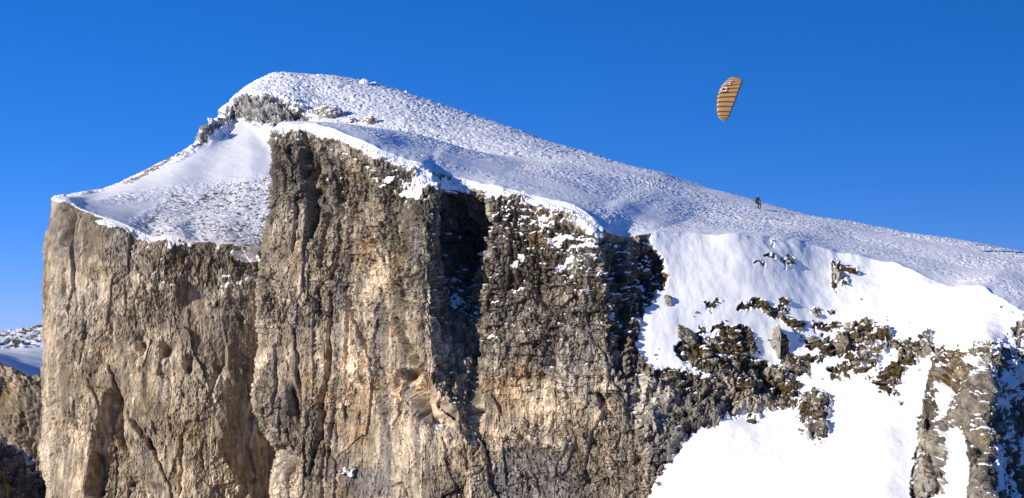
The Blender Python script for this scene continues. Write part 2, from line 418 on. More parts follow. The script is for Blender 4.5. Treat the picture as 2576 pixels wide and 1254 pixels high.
NC_A = 1250; NF_A = 520; NP_A = 190
NCOL = len(A)
Fc = np.stack([resample_poly(a[0], 90) for a in A])      # (cols, 90, 3)
Pc = np.stack([resample_poly(a[1], 60) for a in A])
# column parameter: stations spread by their mean spacing so that the grid is even in view
def col_param(S, hid_l, hid_r):
    mid = S[:, S.shape[1] // 3, :2]
    d = np.abs(np.diff(mid[:, 0])) + 0.15 * np.abs(np.diff(S[:, S.shape[1] // 3, 2])) * 20
    d = np.maximum(d, 18)
    d[:hid_l] = 12
    if hid_r: d[-hid_r:] = 14
    return np.concatenate([[0], np.cumsum(d)])
tA = col_param(Fc, 2, 1)
tq = np.linspace(0, tA[-1], NC_A)
F0 = pchip(tA, Fc, tq); P0 = pchip(tA, Pc, tq)           # (NC, rows, 3)
rowF = np.linspace(0, 1, 90); rowP = np.linspace(0, 1, 60)
Fg = pchip(rowF, F0.transpose(1, 0, 2), np.linspace(0, 1, NF_A) ** 0.97)[::-1]      # bottom -> rim
Pg = pchip(rowP, P0.transpose(1, 0, 2), np.linspace(0, 1, NP_A + 1) ** 1.15)[1:]    # rim -> back
G = np.concatenate([Fg, Pg], 0)                         # (rows, cols, 3) of bearings
PA = unproj(G[..., 0], G[..., 1], G[..., 2])
bx, by = G[..., 0].astype(np.float32), G[..., 1].astype(np.float32)
RIM = NF_A - 1
rowi = np.arange(PA.shape[0])[:, None]
onplat = rowi > RIM
NA = grid_normals(PA)
NA *= np.sign((NA * -PA).sum(-1, keepdims=True).mean())   # face outwards (towards the air)
rim_py = by[RIM][None, :]
below = by - rim_py                                     # how far below the rim

# ---- surveyed maps
S = newmap(0.12)                                        # snow cover on the face
poly_fill(S, [(690,300),(1060,400),(1110,450),(1270,470),(1400,500),(1530,590),(1620,590),(1545,680),(1530,760),(1380,700),(1250,680),(1190,640),(1110,560),(1060,540),(960,480),(900,420),(690,430)], 0.36)
poly_fill(S, [(1270,490),(1400,530),(1530,610),(1640,600),(1680,760),(1600,860),(1540,860),(1540,720),(1380,640),(1250,560)], 0.43)
poly_fill(S, [(690,420),(700,360),(830,380),(930,430),(1000,500),(1060,600),(1070,1254),(690,1254)], 0.06)
poly_fill(S, [(1090,560),(1230,560),(1195,820),(1100,820)], 0.36)
poly_fill(S, [(1230,640),(1400,660),(1540,760),(1540,900),(1400,860),(1200,800)], 0.27)
# white lip along the rim
poly_fill(S, [(690,300),(760,300),(830,310),(930,340),(1000,365),(1075,395),(1078,440),(1110,445),(1180,448),(1270,462),(1340,484),(1445,508),(1490,530),(1520,560),(1530,598),(1500,606),(1462,552),(1420,538),(1385,532),(1340,514),(1262,492),(1190,476),(1150,480),(1080,470),(1047,438),(993,416),(912,410),(925,385),(887,378),(862,362),(835,350),(790,344),(776,330),(760,320),(740,330),(712,340),(694,330)], 0.8)
# tongues and pockets of snow
for q in ([(1047,430),(1075,440),(1110,455),(1080,480),(1050,500),(1014,522),(1030,485)],
          [(1140,465),(1168,465),(1178,520),(1160,525),(1150,495)], [(1110,470),(1180,475),(1175,520),(1130,500)],
          [(1358,545),(1396,540),(1398,566),(1336,574)], [(1358,515),(1400,525),(1396,545),(1360,530)],
          [(1385,600),(1420,575),(1445,595),(1410,620),(1385,625)], [(1415,625),(1495,605),(1500,625),(1440,640)],
          [(1405,668),(1420,655),(1470,650),(1440,690),(1400,695)], [(1285,655),(1330,645),(1325,665),(1285,668)],
          [(1440,540),(1500,560),(1515,600),(1480,600),(1455,575)],
          [(985,475),(1015,468),(1050,480),(1010,500),(990,495)], [(940,460),(985,440),(1000,452),(950,475)],
          [(1225,478),(1262,485),(1258,505),(1222,498)]):
    poly_fill(S, q, 0.8)
for q in ([(806,455),(850,435),(846,446),(812,470)], [(715,418),(746,396),(748,404),(720,424)], [(842,468),(878,444),(866,470),(836,500)]):
    poly_fill(S, q, 0.62)
ell(S, 869, 1183, 22, 7, 1.0); ell(S, 1230, 856, 20, 5, 0.9); ell(S, 1382, 870, 10, 3, 0.8); ell(S, 980, 662, 8, 6, 0.8)
ell(S, 1145, 760, 22, 16, 0.6); ell(S, 1120, 720, 20, 10, 0.5); ell(S, 1440, 1000, 10, 4, 0.6); ell(S, 635, 980, 6, 14, 0.5)
# the bowl: full snow
poly_fill(S, [(1640,560),(1760,560),(2100,600),(2700,720),(2700,800),(2580,795),(2520,850),(2475,870),(2350,890),(2340,960),(2310,1060),(2295,1200),(2290,1600),(1600,1600),(1625,1254),(1690,1155),(1742,1085),(1800,1062),(1850,1042),(1940,1030),(1965,1000),(1990,960),(1960,920),(1800,930),(1640,930),(1600,890),(1605,840),(1630,770),(1680,720),(1670,660),(1640,620)], 1.0)
# rocks showing through it: clusters (x, y, half width, half height), read off the survey
q7 = lambda X, Y: (1722 + X * 0.5685, 541 + Y * 0.5685)
ROCKS = [(328,212,16,6),(380,180,30,11),(398,115,12,4),(460,215,30,20),(668,250,14,40),(664,312,10,22),(735,245,38,10),(705,300,18,6),
 (120,400,20,15),(150,385,9,5),(268,405,34,14),(345,412,42,20),(410,430,38,25),(440,390,16,12),(320,382,22,7),(585,430,30,17),(655,425,9,12),
 (85,515,18,13),(155,505,30,16),(235,530,64,34),(150,575,62,32),(240,600,84,24),(290,572,34,20),(480,475,42,14),(510,497,36,11),(640,495,66,19),
 (590,572,64,26),(555,552,18,10),(705,575,38,46),(770,505,62,20),(800,550,64,24),(875,535,42,18),(930,575,30,24),(990,597,52,40),(1060,595,54,30),(1060,535,25,12),
 (1120,605,40,20),(695,625,14,24),(750,640,46,18),(830,640,36,9),(690,680,42,18),(665,720,20,24),(740,680,62,16),(720,715,18,8),(830,675,26,10),(905,715,62,22),(870,740,62,14),(895,775,32,11),(945,690,26,14),
 (490,660,62,30),(520,700,40,20),(430,720,60,30),(470,765,44,34),(430,590,30,44),(450,640,30,22),
 (100,650,62,50),(190,662,62,30),(300,665,56,22),(20,600,50,44),(40,560,40,30),(300,750,84,24),(380,700,30,30),
 (450,810,52,40),(575,830,64,44),(570,890,66,46),(590,965,46,40),(515,970,11,9),(300,905,26,9),(948,832,6,5),(640,600,50,20),(560,640,40,14),
 (1200,630,44,34),(1240,612,20,10),(1300,600,22,7),(1400,410,6,5),(1435,435,5,5),(785,457,6,4),(745,600,60,16),(850,600,40,10),(980,650,40,18)]
for X, Y, a, b in ROCKS:
    x, y = q7(X, Y); ell(S, x, y, a * 0.64, b * 0.62, 0.27)
# lower rock wall left of the gully and its snow ledges
poly_fill(S, [q7(*p) for p in [(-200,690),(0,690),(60,700),(150,720),(200,755),(290,745),(380,745),(400,800),(380,850),(330,880),(260,880),(190,892),(160,872),(150,930),(120,958),(70,930),(0,975),(-100,1100),(-200,1250),(-400,1100),(-300,700)]], 0.16)
poly_fill(S, [(1628,912),(1700,925),(1745,935),(1740,944),(1640,925)], 0.9)
poly_fill(S, [(1700,890),(1750,920),(1790,945),(1780,952),(1730,930)], 0.8)
# the rib at the lower right
poly_fill(S, [(2440,870),(2400,885),(2372,895),(2350,930),(2335,980),(2322,1040),(2308,1110),(2300,1180),(2310,1230),(2370,1230),(2378,1200),(2385,1120),(2375,1060),(2372,1000),(2385,1070),(2420,1075),(2436,1110),(2438,1254),(2440,1600),(2600,1600),(2700,1254),(2700,810),(2580,795),(2520,850),(2475,870)], 0.25)
poly_fill(S, [(2362,970),(2382,960),(2385,1000),(2372,1060),(2362,1010)], 0.8)
poly_fill(S, [(2388,1075),(2425,1072),(2438,1120),(2440,1254),(2440,1600),(2330,1600),(2330,1254),(2370,1240),(2380,1200),(2390,1130)], 1.0)
poly_fill(S, [(2418,905),(2440,890),(2470,900),(2460,925),(2430,925)], 0.9)
poly_fill(S, [(2476,905),(2500,940),(2500,1020),(2490,1130),(2500,1254),(2700,1254),(2700,880),(2540,840)], 0.47)
S2 = blur(S, 3)

BLK = newmap(0.55)      # blocky bedding against smooth water-worn wall
poly_fill(BLK, [(690,560),(830,640),(1000,820),(1080,900),(1200,980),(1400,1060),(1560,1100),(1600,1600),(640,1600),(640,700)], 0.2)
poly_fill(BLK, [(1200,480),(1530,600),(1680,600),(1680,800),(1560,980),(1400,930),(1220,850)], 0.95)
poly_fill(BLK, [(1560,880),(2500,880),(2500,1254),(1560,1200)], 0.9)
poly_fill(BLK, [(2280,860),(2800,700),(2800,1600),(2280,1600)], 0.65)
BLK = blur(BLK, 40)
TANM = newmap(0.35)     # warm weathered stone
poly_fill(TANM, [(690,600),(900,620),(1000,700),(1070,760),(1080,900),(1150,980),(1400,950),(1560,1000),(1640,1254),(1640,1600),(600,1600),(600,640)], 0.9)
poly_fill(TANM, [(1250,1150),(1500,1180),(1500,1600),(1230,1600)], 0.35)
poly_fill(TANM, [(700,330),(930,400),(960,470),(690,470)], 0.3)
poly_fill(TANM, [(1540,880),(2600,800),(2600,1300),(1700,1254),(1600,1000)], 0.1)
TANM = blur(TANM, 50)
DRK = newmap(0.0)       # lichen-dark stone; alcove and flank polygons put shade into the colour
poly_fill(DRK, [(690,330),(930,400),(1060,440),(1280,490),(1530,600),(1680,600),(1680,860),(1540,880),(1400,820),(1290,760),(1150,640),(1060,580),(900,500),(690,500)], 0.85)
poly_fill(DRK, [(1260,700),(1540,760),(1560,960),(1400,960),(1240,900)], 0.5)
for q in ([(760,420),(800,400),(815,520),(850,640),(830,760),(800,680),(770,560)], [(1040,640),(1080,640),(1130,900),(1190,1060),(1150,1080),(1080,930)], [(700,520),(730,520),(740,700),(710,720)], [(870,620),(900,620),(905,760),(885,800)], [(985,560),(1020,560),(1010,700),(990,720)]): poly_fill(DRK, q, 0.55)
poly_fill(DRK, [(1090,520),(1240,520),(1200,840),(1110,830)], 0.8)  # alcove: its shade painted into the stone tint
poly_fill(DRK, [(1540,600),(1690,600),(1680,860),(1700,1000),(1600,960),(1545,860)], 0.8)  # turned-away flank: shade painted into the stone tint as well
poly_fill(DRK, [(1200,900),(1260,880),(1240,1040),(1180,1060)], 0.35)
poly_fill(DRK, [(1700,780),(2400,780),(2400,1000),(1900,1000)], 0.4)
poly_fill(DRK, [(2290,880),(2700,780),(2700,1400),(2290,1400)], 0.55)
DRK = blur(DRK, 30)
SLT = newmap(0.0)       # smooth slate-grey water streaks
for q in ([(836,690),(862,700),(858,860),(846,990),(838,1120),(826,1110),(834,900)], [(940,760),(972,780),(965,900),(975,1000),(990,1254),(960,1254),(950,1000),(936,900)],
          [(735,740),(752,760),(746,900),(756,1100),(745,1100),(732,900)], [(1260,1140),(1330,1110),(1440,1160),(1440,1254),(1230,1254)], [(860,1190),(960,1180),(1000,1254),(860,1254)],
          [(1330,860),(1400,880),(1390,960),(1340,940)]):
    poly_fill(SLT, q, 1.0)
SLT = blur(SLT, 6)
ORM = newmap(0.0)
for c in ((1130,1000,30,20),(1090,980,16,30),(790,560,14,40),(745,640,25,60),(880,450,20,50),(1190,860,20,20),(1120,585,12,10)): ell(ORM, *c, 1.0)
ORM = blur(ORM, 14)
# relief features (metres towards the viewer, negative = hollow)
REL = newmap(0.0)
for q, v in (([(770,380),(790,360),(786,500),(770,510)], -2.2), ([(830,500),(866,455),(872,470),(838,560),(822,560)], -2.2), ([(872,390),(930,400),(925,470),(885,520)], -1.0),
             ([(1000,950),(1040,930),(1075,985),(1120,1040),(1150,1060),(1140,1080),(1080,1075),(1040,1030)], -3.6),
             ([(700,1120),(742,1140),(740,1170),(720,1200),(702,1150)], -1.8), ([(722,960),(750,960),(752,1060),(726,1050)], -1.0),
             ([(1150,1060),(1205,1030),(1215,1130),(1190,1130)], -1.3), ([(792,1060),(822,1010),(816,1100),(790,1160)], -1.0),
             ([(1390,930),(1440,930),(1450,990),(1400,985)], 0.9), ([(1400,1050),(1440,1090),(1470,1140),(1455,1150),(1410,1090)], -0.9),
             ([(1375,860),(1395,880),(1390,930),(1370,910)], -0.8),
             # rocks of the bowl stand proud
             ([(2405,885),(2372,895),(2350,930),(2335,980),(2322,1040),(2308,1110),(2300,1180),(2310,1235),(2370,1230),(2380,1180),(2385,1110),(2372,1050),(2366,990),(2380,930)], 1.3),
             ([(2440,920),(2490,930),(2490,1254),(2500,1600),(2442,1600),(2440,1100)], 1.2),
             ([q7(650,560),q7(740,560),q7(745,640),q7(700,690),q7(670,640)], 1.0)):
    poly_fill(REL, q, v)
for X, Y, a, b in ROCKS:
    x, y = q7(X, Y); ell(REL, x, y, a * 0.52, b * 0.52, 0.35, 'max')
poly_fill(REL, [(1628,925),(1740,942),(1850,955),(1940,965),(1950,1000),(1930,1030),(1850,1035),(1800,1055),(1740,1075),(1690,1140),(1640,1200),(1600,1100)], 1.0, 'max')
REL = blur(REL, 6)

def groove_map(lines, ox, oy, k):
    """fissures: (half width, depth, points) with points on a local sheet"""
    m = newmap(0.0)
    gy, gx = np.mgrid[0:MH, 0:MW].astype(np.float32)
    for w, dep, pts in lines:
        q = [((ox + X * k - MX0) * MS, (oy + Y * k - MY0) * MS) for X, Y in pts]
        w2 = w * k * MS
        x0 = int(max(0, min(p[0] for p in q) - 4 * w2)); x1 = int(min(MW, max(p[0] for p in q) + 4 * w2 + 1))
        y0 = int(max(0, min(p[1] for p in q) - 4 * w2)); y1 = int(min(MH, max(p[1] for p in q) + 4 * w2 + 1))
        if x1 <= x0 or y1 <= y0: continue
        X, Y = gx[y0:y1, x0:x1], gy[y0:y1, x0:x1]; best = np.full(X.shape, 1e9, np.float32)
        n = len(q) - 1
        for i_ in range(n):
            (ax, ay), (bx_, by_) = q[i_], q[i_ + 1]
            L2 = (bx_ - ax) ** 2 + (by_ - ay) ** 2 + 1e-6
            t = np.clip(((X - ax) * (bx_ - ax) + (Y - ay) * (by_ - ay)) / L2, 0, 1)
            prog = (i_ + t) / n
            d = np.hypot(X - ax - t * (bx_ - ax), Y - ay - t * (by_ - ay)) / (w2 * (.25 + .75 * np.sin(np.pi * np.clip(prog * .9 + .05, 0, 1))))
            best = np.minimum(best, d)
        m[y0:y1, x0:x1] += -dep * np.clip(1.25 - best, 0, 1)
    return m
def build_rock_relief(P, blk, sm=1.0):
    """metres of relief on bare limestone and a per-block random shade"""
    wx = fbm(P, .11, .11, .07, 3, off=3.); wz = fbm(P, .2, .2, .2, 2, off=31.); w3 = fbm(P, 1.1, 1.1, .9, 2, off=37.)
    Q = P + np.stack([wx * .9 + .06 * w3, wx * .3, wz * .5 + .06 * w3], -1)
    d = 1.2 * fbm(P, .07, .07, .035, 3, off=50.)
    brk = sstep(-.15, .25, fbm(P, .12, .12, .10, 2, off=57.))  # where the face is broken rather than planed smooth
    T0, E0, r0 = worley(Q, (.24, .24, .055), 5., box=1)      # pillars and fissures
    d = d + (r0 - .5) * .80 + T0 * .26 - 0.26 * (1 - sstep(0, .03, E0)) * brk
    T1, E1, r1 = worley(Q, (.75, .75, .24), 23., box=2)      # flakes
    d = d + ((r1 - .5) * .38 + T1 * .20 - 0.12 * (1 - sstep(0, .05, E1))) * (.40 + .60 * brk)
    T5, E5, r5 = worley(Q + np.stack([0 * wx, 0 * wx, .13 * P[..., 0]], -1), (.16, .16, .95), 83., box=2)   # strata: long low plates
    wst = np.clip(.18 + .5 * brk + .7 * blk, 0, 1)
    d = d + ((r5 - .5) * .40 - 0.16 * (1 - sstep(0, .05, E5))) * wst
    T2, E2, r2 = worley(Q, (.55, .55, .75), 11., box=2)      # blocks
    d = d + ((r2 - .5) * .75 + T2 * .34 - 0.30 * (1 - sstep(0, .06, E2))) * np.clip(.10 * brk + .95 * blk, 0, 1)
    T3, E3, r3 = worley(Q, (1.4, 1.4, 1.5), 43., box=2)      # rubble
    d = d + ((r3 - .5) * .36 + T3 * .24 - 0.14 * (1 - sstep(0, .10, E3))) * np.clip(.06 + .32 * brk + .8 * blk, 0, 1)
    T4, E4, r4 = worley(Q, (2.6, 2.6, 1.7), 63., box=1)      # chips
    d = d + ((r4 - .5) * .20 + T4 * .16) * (.15 + .75 * np.maximum(blk, .6 * brk))
    d = d + 0.04 * fbm(P, 3.0, 3.0, 1.6, 2, off=91.)
    shade = .26 * (r0 - .5) + .46 * (r1 - .5) + .24 * (r5 - .5) + .42 * (r2 - .5) * (.10 + .9 * blk) + .50 * (r3 - .5) * (.30 + .70 * np.maximum(brk, blk)) + .36 * (r4 - .5)
    return d.astype(np.float32), shade.astype(np.float32)

GRV = groove_map([(26, 2.2, [(338,130),(334,250),(328,430)]), (30, 2.4, [(448,430),(410,540),(385,660),(372,780)]), (16, 1.3, [(470,640),(442,800),(430,900),(440,1010)]), (14, 1.1, [(290,560),(300,720),(270,900)]),
  (12, .9, [(550,320),(522,520),(500,690)]), (12, .8, [(720,935),(780,962)]), (10, .7, [(640,420),(648,560),(630,700)]), (12, .9, [(880,640),(905,780),(900,900)]), (14, 1.0, [(200,330),(230,420),(222,520)]),
  (9, .6, [(700,720),(820,728),(900,740)]), (9, .6, [(500,820),(700,830),(860,838)]), (9, .6, [(160,545),(330,560)])], 626, 270.4, .4085)
GRV += groove_map([(20, 1.3, [(500,0),(484,280),(470,480),(440,640),(440,820),(400,960),(372,1120)]), (16, 1.1, [(270,200),(290,400),(312,640),(300,770)]), (17, 1.1, [(760,300),(772,560),(832,760),(852,900)]),
  (34, 2.6, [(890,160),(960,330),(1020,440),(1090,560),(1170,660),(1280,750)]), (14, .9, [(530,640),(500,860),(480,1010)]), (18, 1.2, [(900,490),(902,650)]), (12, .9, [(460,900),(455,1260)]), (30, 2.0, [(205,990),(245,1040),(270,1100)]),
  (13, .9, [(600,0),(610,200),(590,420)]), (12, .8, [(680,100),(700,360),(690,560)]), (13, .8, [(1200,880),(1225,960)]), (12, .8, [(150,300),(160,520),(140,700)]), (11, .7, [(870,1180),(940,1160),(980,1250)]), (16, 1.1, [(240,560),(262,640),(290,760)]),
  (24, 1.3, [(1350,700),(1420,720)]), (14, .8, [(1380,820),(1420,940),(1370,980)])], 626, 741.5, .4085)
GRV += groove_map([(18, 1.2, [(700,380),(740,470),(800,530)]), (20, 1.4, [(1000,640),(1040,700),(1085,765)]), (11, .8, [(385,640),(420,700),(450,775)]), (12, .8, [(895,815),(960,872)]), (10, .8, [(1235,1000),(1262,1150)]), (10, .7, [(600,860),(700,950),(820,1010)]),
  (12, .8, [(940,930),(1040,960),(1120,1060)]), (9, .6, [(320,560),(520,600),(700,605)]), (9, .6, [(330,410),(480,420),(660,435)]), (14, 1.0, [(660,520),(670,590)]), (12, .9, [(160,180),(190,300),(170,420)]), (14, .9, [(1190,560),(1200,700),(1180,800)]),
  (12, .8, [(930,1080),(960,1180)]), (14, .9, [(560,1120),(640,1150),(700,1240)])], 1067.4, 711.6, .4324)
# ---- relief of the main massif
wobx = 9 * fbm(PA, .42, .42, .42, 4, gain=.6, off=17.); woby = 15 * fbm(PA, .42, .42, .42, 4, gain=.6, off=27.)
wob3 = fbm(PA, 1.05, 1.05, .8, 3, gain=.6, off=181.)
sx, sy = bx + wobx + 9 * wob3, by + woby + 16 * wob3
Sv = sample(S2, sx, sy); blk = sample(BLK, bx, by)
face = (~onplat).astype(np.float32) * np.ones_like(bx)
plat = 1 - face
Sv = np.where(onplat, 1.0, Sv)
rel = sample(REL, bx + .6 * wobx, by + .6 * woby) * face * (.8 + .9 * fbm(PA, .3, .3, .3, 3, off=33.))
bowl_cov = sstep(.55, .95, Sv)
amp = (1 - bowl_cov) * sstep(0, 26, np.abs(below) + 6) * face
D = np.zeros(PA.shape[:2], np.float32)
fr = slice(0, NF_A)
d_, shadeA = build_rock_relief(PA[fr].astype(np.float32), blk[fr])
D[fr] = d_ * amp[fr]
D += rel + .8 * sample(GRV, bx + .7 * wobx, by + .7 * woby) * face * (1 - bowl_cov) * (.8 + .7 * fbm(PA, .7, .7, .4, 3, off=137.))
# snow in the bowl: soft wind drifts and runnels; rime lumps on the plateau
snowy = bowl_cov * face
D += snowy * (0.30 * fbm(PA, .16, .16, .16, 3, off=5.) + 0.05 * fbm(PA, .9, .9, .5, 3, off=15.) + .02 * sstep(.1, .5, fbm(PA, .12, .12, .12, 2, off=19.)) * ridged(PA, 1.1, .12, .12, 2, off=25.))
cornice = np.exp(-((rowi - RIM) / 10.0) ** 2)
rimew = plat * sstep(0, 30, rowi - RIM)
lump = np.abs(fbm(PA, .55, .95, .8, 3, off=61.))
rimew = rimew * np.clip(.75 + 1.1 * fbm(PA, .045, .06, .06, 3, off=63.), .2, 1.25)
D += plat * 0.35 * fbm(PA, .05, .05, .05, 3, off=65.)
D += rimew * (0.30 * (0.35 - lump) + 0.10 * fbm(PA, 2.2, 2.2, 2.2, 2, off=67.))
rimw2 = 0.5 * fbm(PA[RIM:RIM + 1], .25, .25, .25, 3, off=77.)
D += cornice * rimw2 * 0.8
PA2 = PA + NA * D[..., None]
NA2 = grid_normals(PA2); NA2 *= np.sign((NA2 * -PA2).sum(-1).mean())
nz = gblur(NA2[..., 2].astype(np.float32), 1)
pn = fbm(PA, 1.0, 1.0, 1.5, 3, gain=.6, off=101.)
edgew = sample(blur(np.where(S == np.float32(0.47), 1, 0).astype(np.float32), 6), bx, by) * face * (bx > 2300)
score = 2 * (Sv - .5) + 1.5 * (nz - .4) + .85 * pn
score = np.where(edgew > .3, .9 * (nz - .2) * .5 + 1.9 * fbm(PA, .36, .36, .36, 5, gain=.7, off=171.) - .04, score)
snowA = np.where(onplat, 1.0, sstep(-.18, .18, score))
PA2 += NA2 * (0.16 * snowA * (1 - bowl_cov) * face)[..., None]
NA2 = grid_normals(PA2); NA2 *= np.sign((NA2 * -PA2).sum(-1).mean())

# ---- stone colour
def stone_tint(P, nz, tanm, drk, slt, orm, mossy):
    streak = fbm(P, .55, .55, .045, 4, off=111.); patch = fbm(P, .12, .12, .08, 3, off=121.); fine = fbm(P, 1.5, 1.5, .7, 3, off=131.)
    t = lerp(GREY * np.ones(P.shape), TAN, np.clip(tanm + .45 * patch + .35 * streak, 0, 1))
    slab = fbm(P, .17, .17, .08, 3, off=201.)
    t = t * (1 + .85 * np.clip(slab, -.5, .6))[..., None]
    fs_ = fbm(P + .5 * patch[..., None], 1.5, 1.5, .05, 3, off=151.)
    t = t * (1 + .55 * np.clip(fs_, -.6, .6))[..., None]
    t = lerp(t, SLATE * .9, .6 * sstep(.12, .45, -fs_))
    t = lerp(t, SLATE, np.clip(sstep(.15, .6, streak - .25 * tanm + .3 * patch) * .55 + slt * .8, 0, 1))
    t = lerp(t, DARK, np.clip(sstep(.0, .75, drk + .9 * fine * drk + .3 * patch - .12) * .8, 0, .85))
    stain = sstep(.08, .5, fbm(P, .42, .42, .03, 3, off=141.) + .25 * patch)
    t = lerp(t, DARK * 1.25, np.clip(stain * (.35 + .45 * sstep(-.2, .4, fine)), 0, .7))
    t = lerp(t, ORANGE, np.clip(orm * sstep(-.2, .5, fine) * .7 + sstep(.30, .65, patch + .4 * fine) * .38, 0, .7))
    t = lerp(t, MOSS, np.clip(mossy * sstep(.25, .6, nz + .3 * fine), 0, .95))
    return t
mossm = newmap(0.12); mossm[:] = .12
poly_fill(mossm, [(1250,480),(1530,600),(1690,600),(1690,780),(2450,740),(2450,1020),(1900,1050),(1540,960),(1520,800),(1300,720)], 1.0)
mossm = blur(mossm, 30)
PAf = PA.astype(np.float32)
bandm = newmap(0.0); poly_fill(bandm, [(1690,700),(2420,700),(2420,960),(2250,1010),(2080,1130),(1960,1000),(1800,930),(1690,940)], 1.0); bandm = sample(blur(bandm, 12), bx, by)
tintA = stone_tint(PAf, nz, sample(TANM, bx, by), sample(DRK, bx, by), sample(SLT, sx, sy), sample(ORM, sx, sy), sample(mossm, bx, by))
tintA[fr] *= (1 + 1.0 * shadeA)[..., None]
tintA = lerp(tintA, MOSS * .8, bandm * sstep(-.25, .15, fbm(PAf, .5, .5, .5, 3, off=161.)) * .9)
rimeA = np.where(onplat, rimew, 0.0) + 0.25 * cornice
# rime feathers on the shadowed right edge
rr = sample(blur(np.where(S == np.float32(0.47), 1, 0).astype(np.float32), 10), bx, by) * face * (bx > 2300)
rimeA = rimeA + rr
nr, nc = PA.shape[:2]
colx = bx[int(RIM * .93)]
fm_plat = np.zeros((nr - 1, nc - 1), bool); fm_plat[RIM:] = True
bowl_col = (bx[RIM][:-1] > 1640) & (bx[RIM][:-1] < 2500)
fm_bowl = np.zeros_like(fm_plat); fm_bowl[:RIM] = bowl_col[None, :]
fm_cliff = ~(fm_plat | fm_bowl)
fm_edge = fm_cliff.copy(); fm_edge[:, bx[RIM][:-1] < 2490] = False
fm_cliff &= ~fm_edge
tag(grid_object('cliff', PA2, fm_cliff, snowA, tintA, rimeA, M_TER, NA2, flat=True), kind='structure')
snow_bowl = tag(grid_object('snow_slope', PA2, fm_bowl, snowA, tintA, rimeA, M_TER, NA2), kind='structure')
tag(grid_object('rocky_terrain', PA2, fm_edge, snowA, tintA, rimeA, M_TER, NA2, flat=True), kind='structure')
tag(grid_object('snowfield', PA2, fm_plat, snowA, tintA, rimeA, M_TER, NA2), kind='structure')

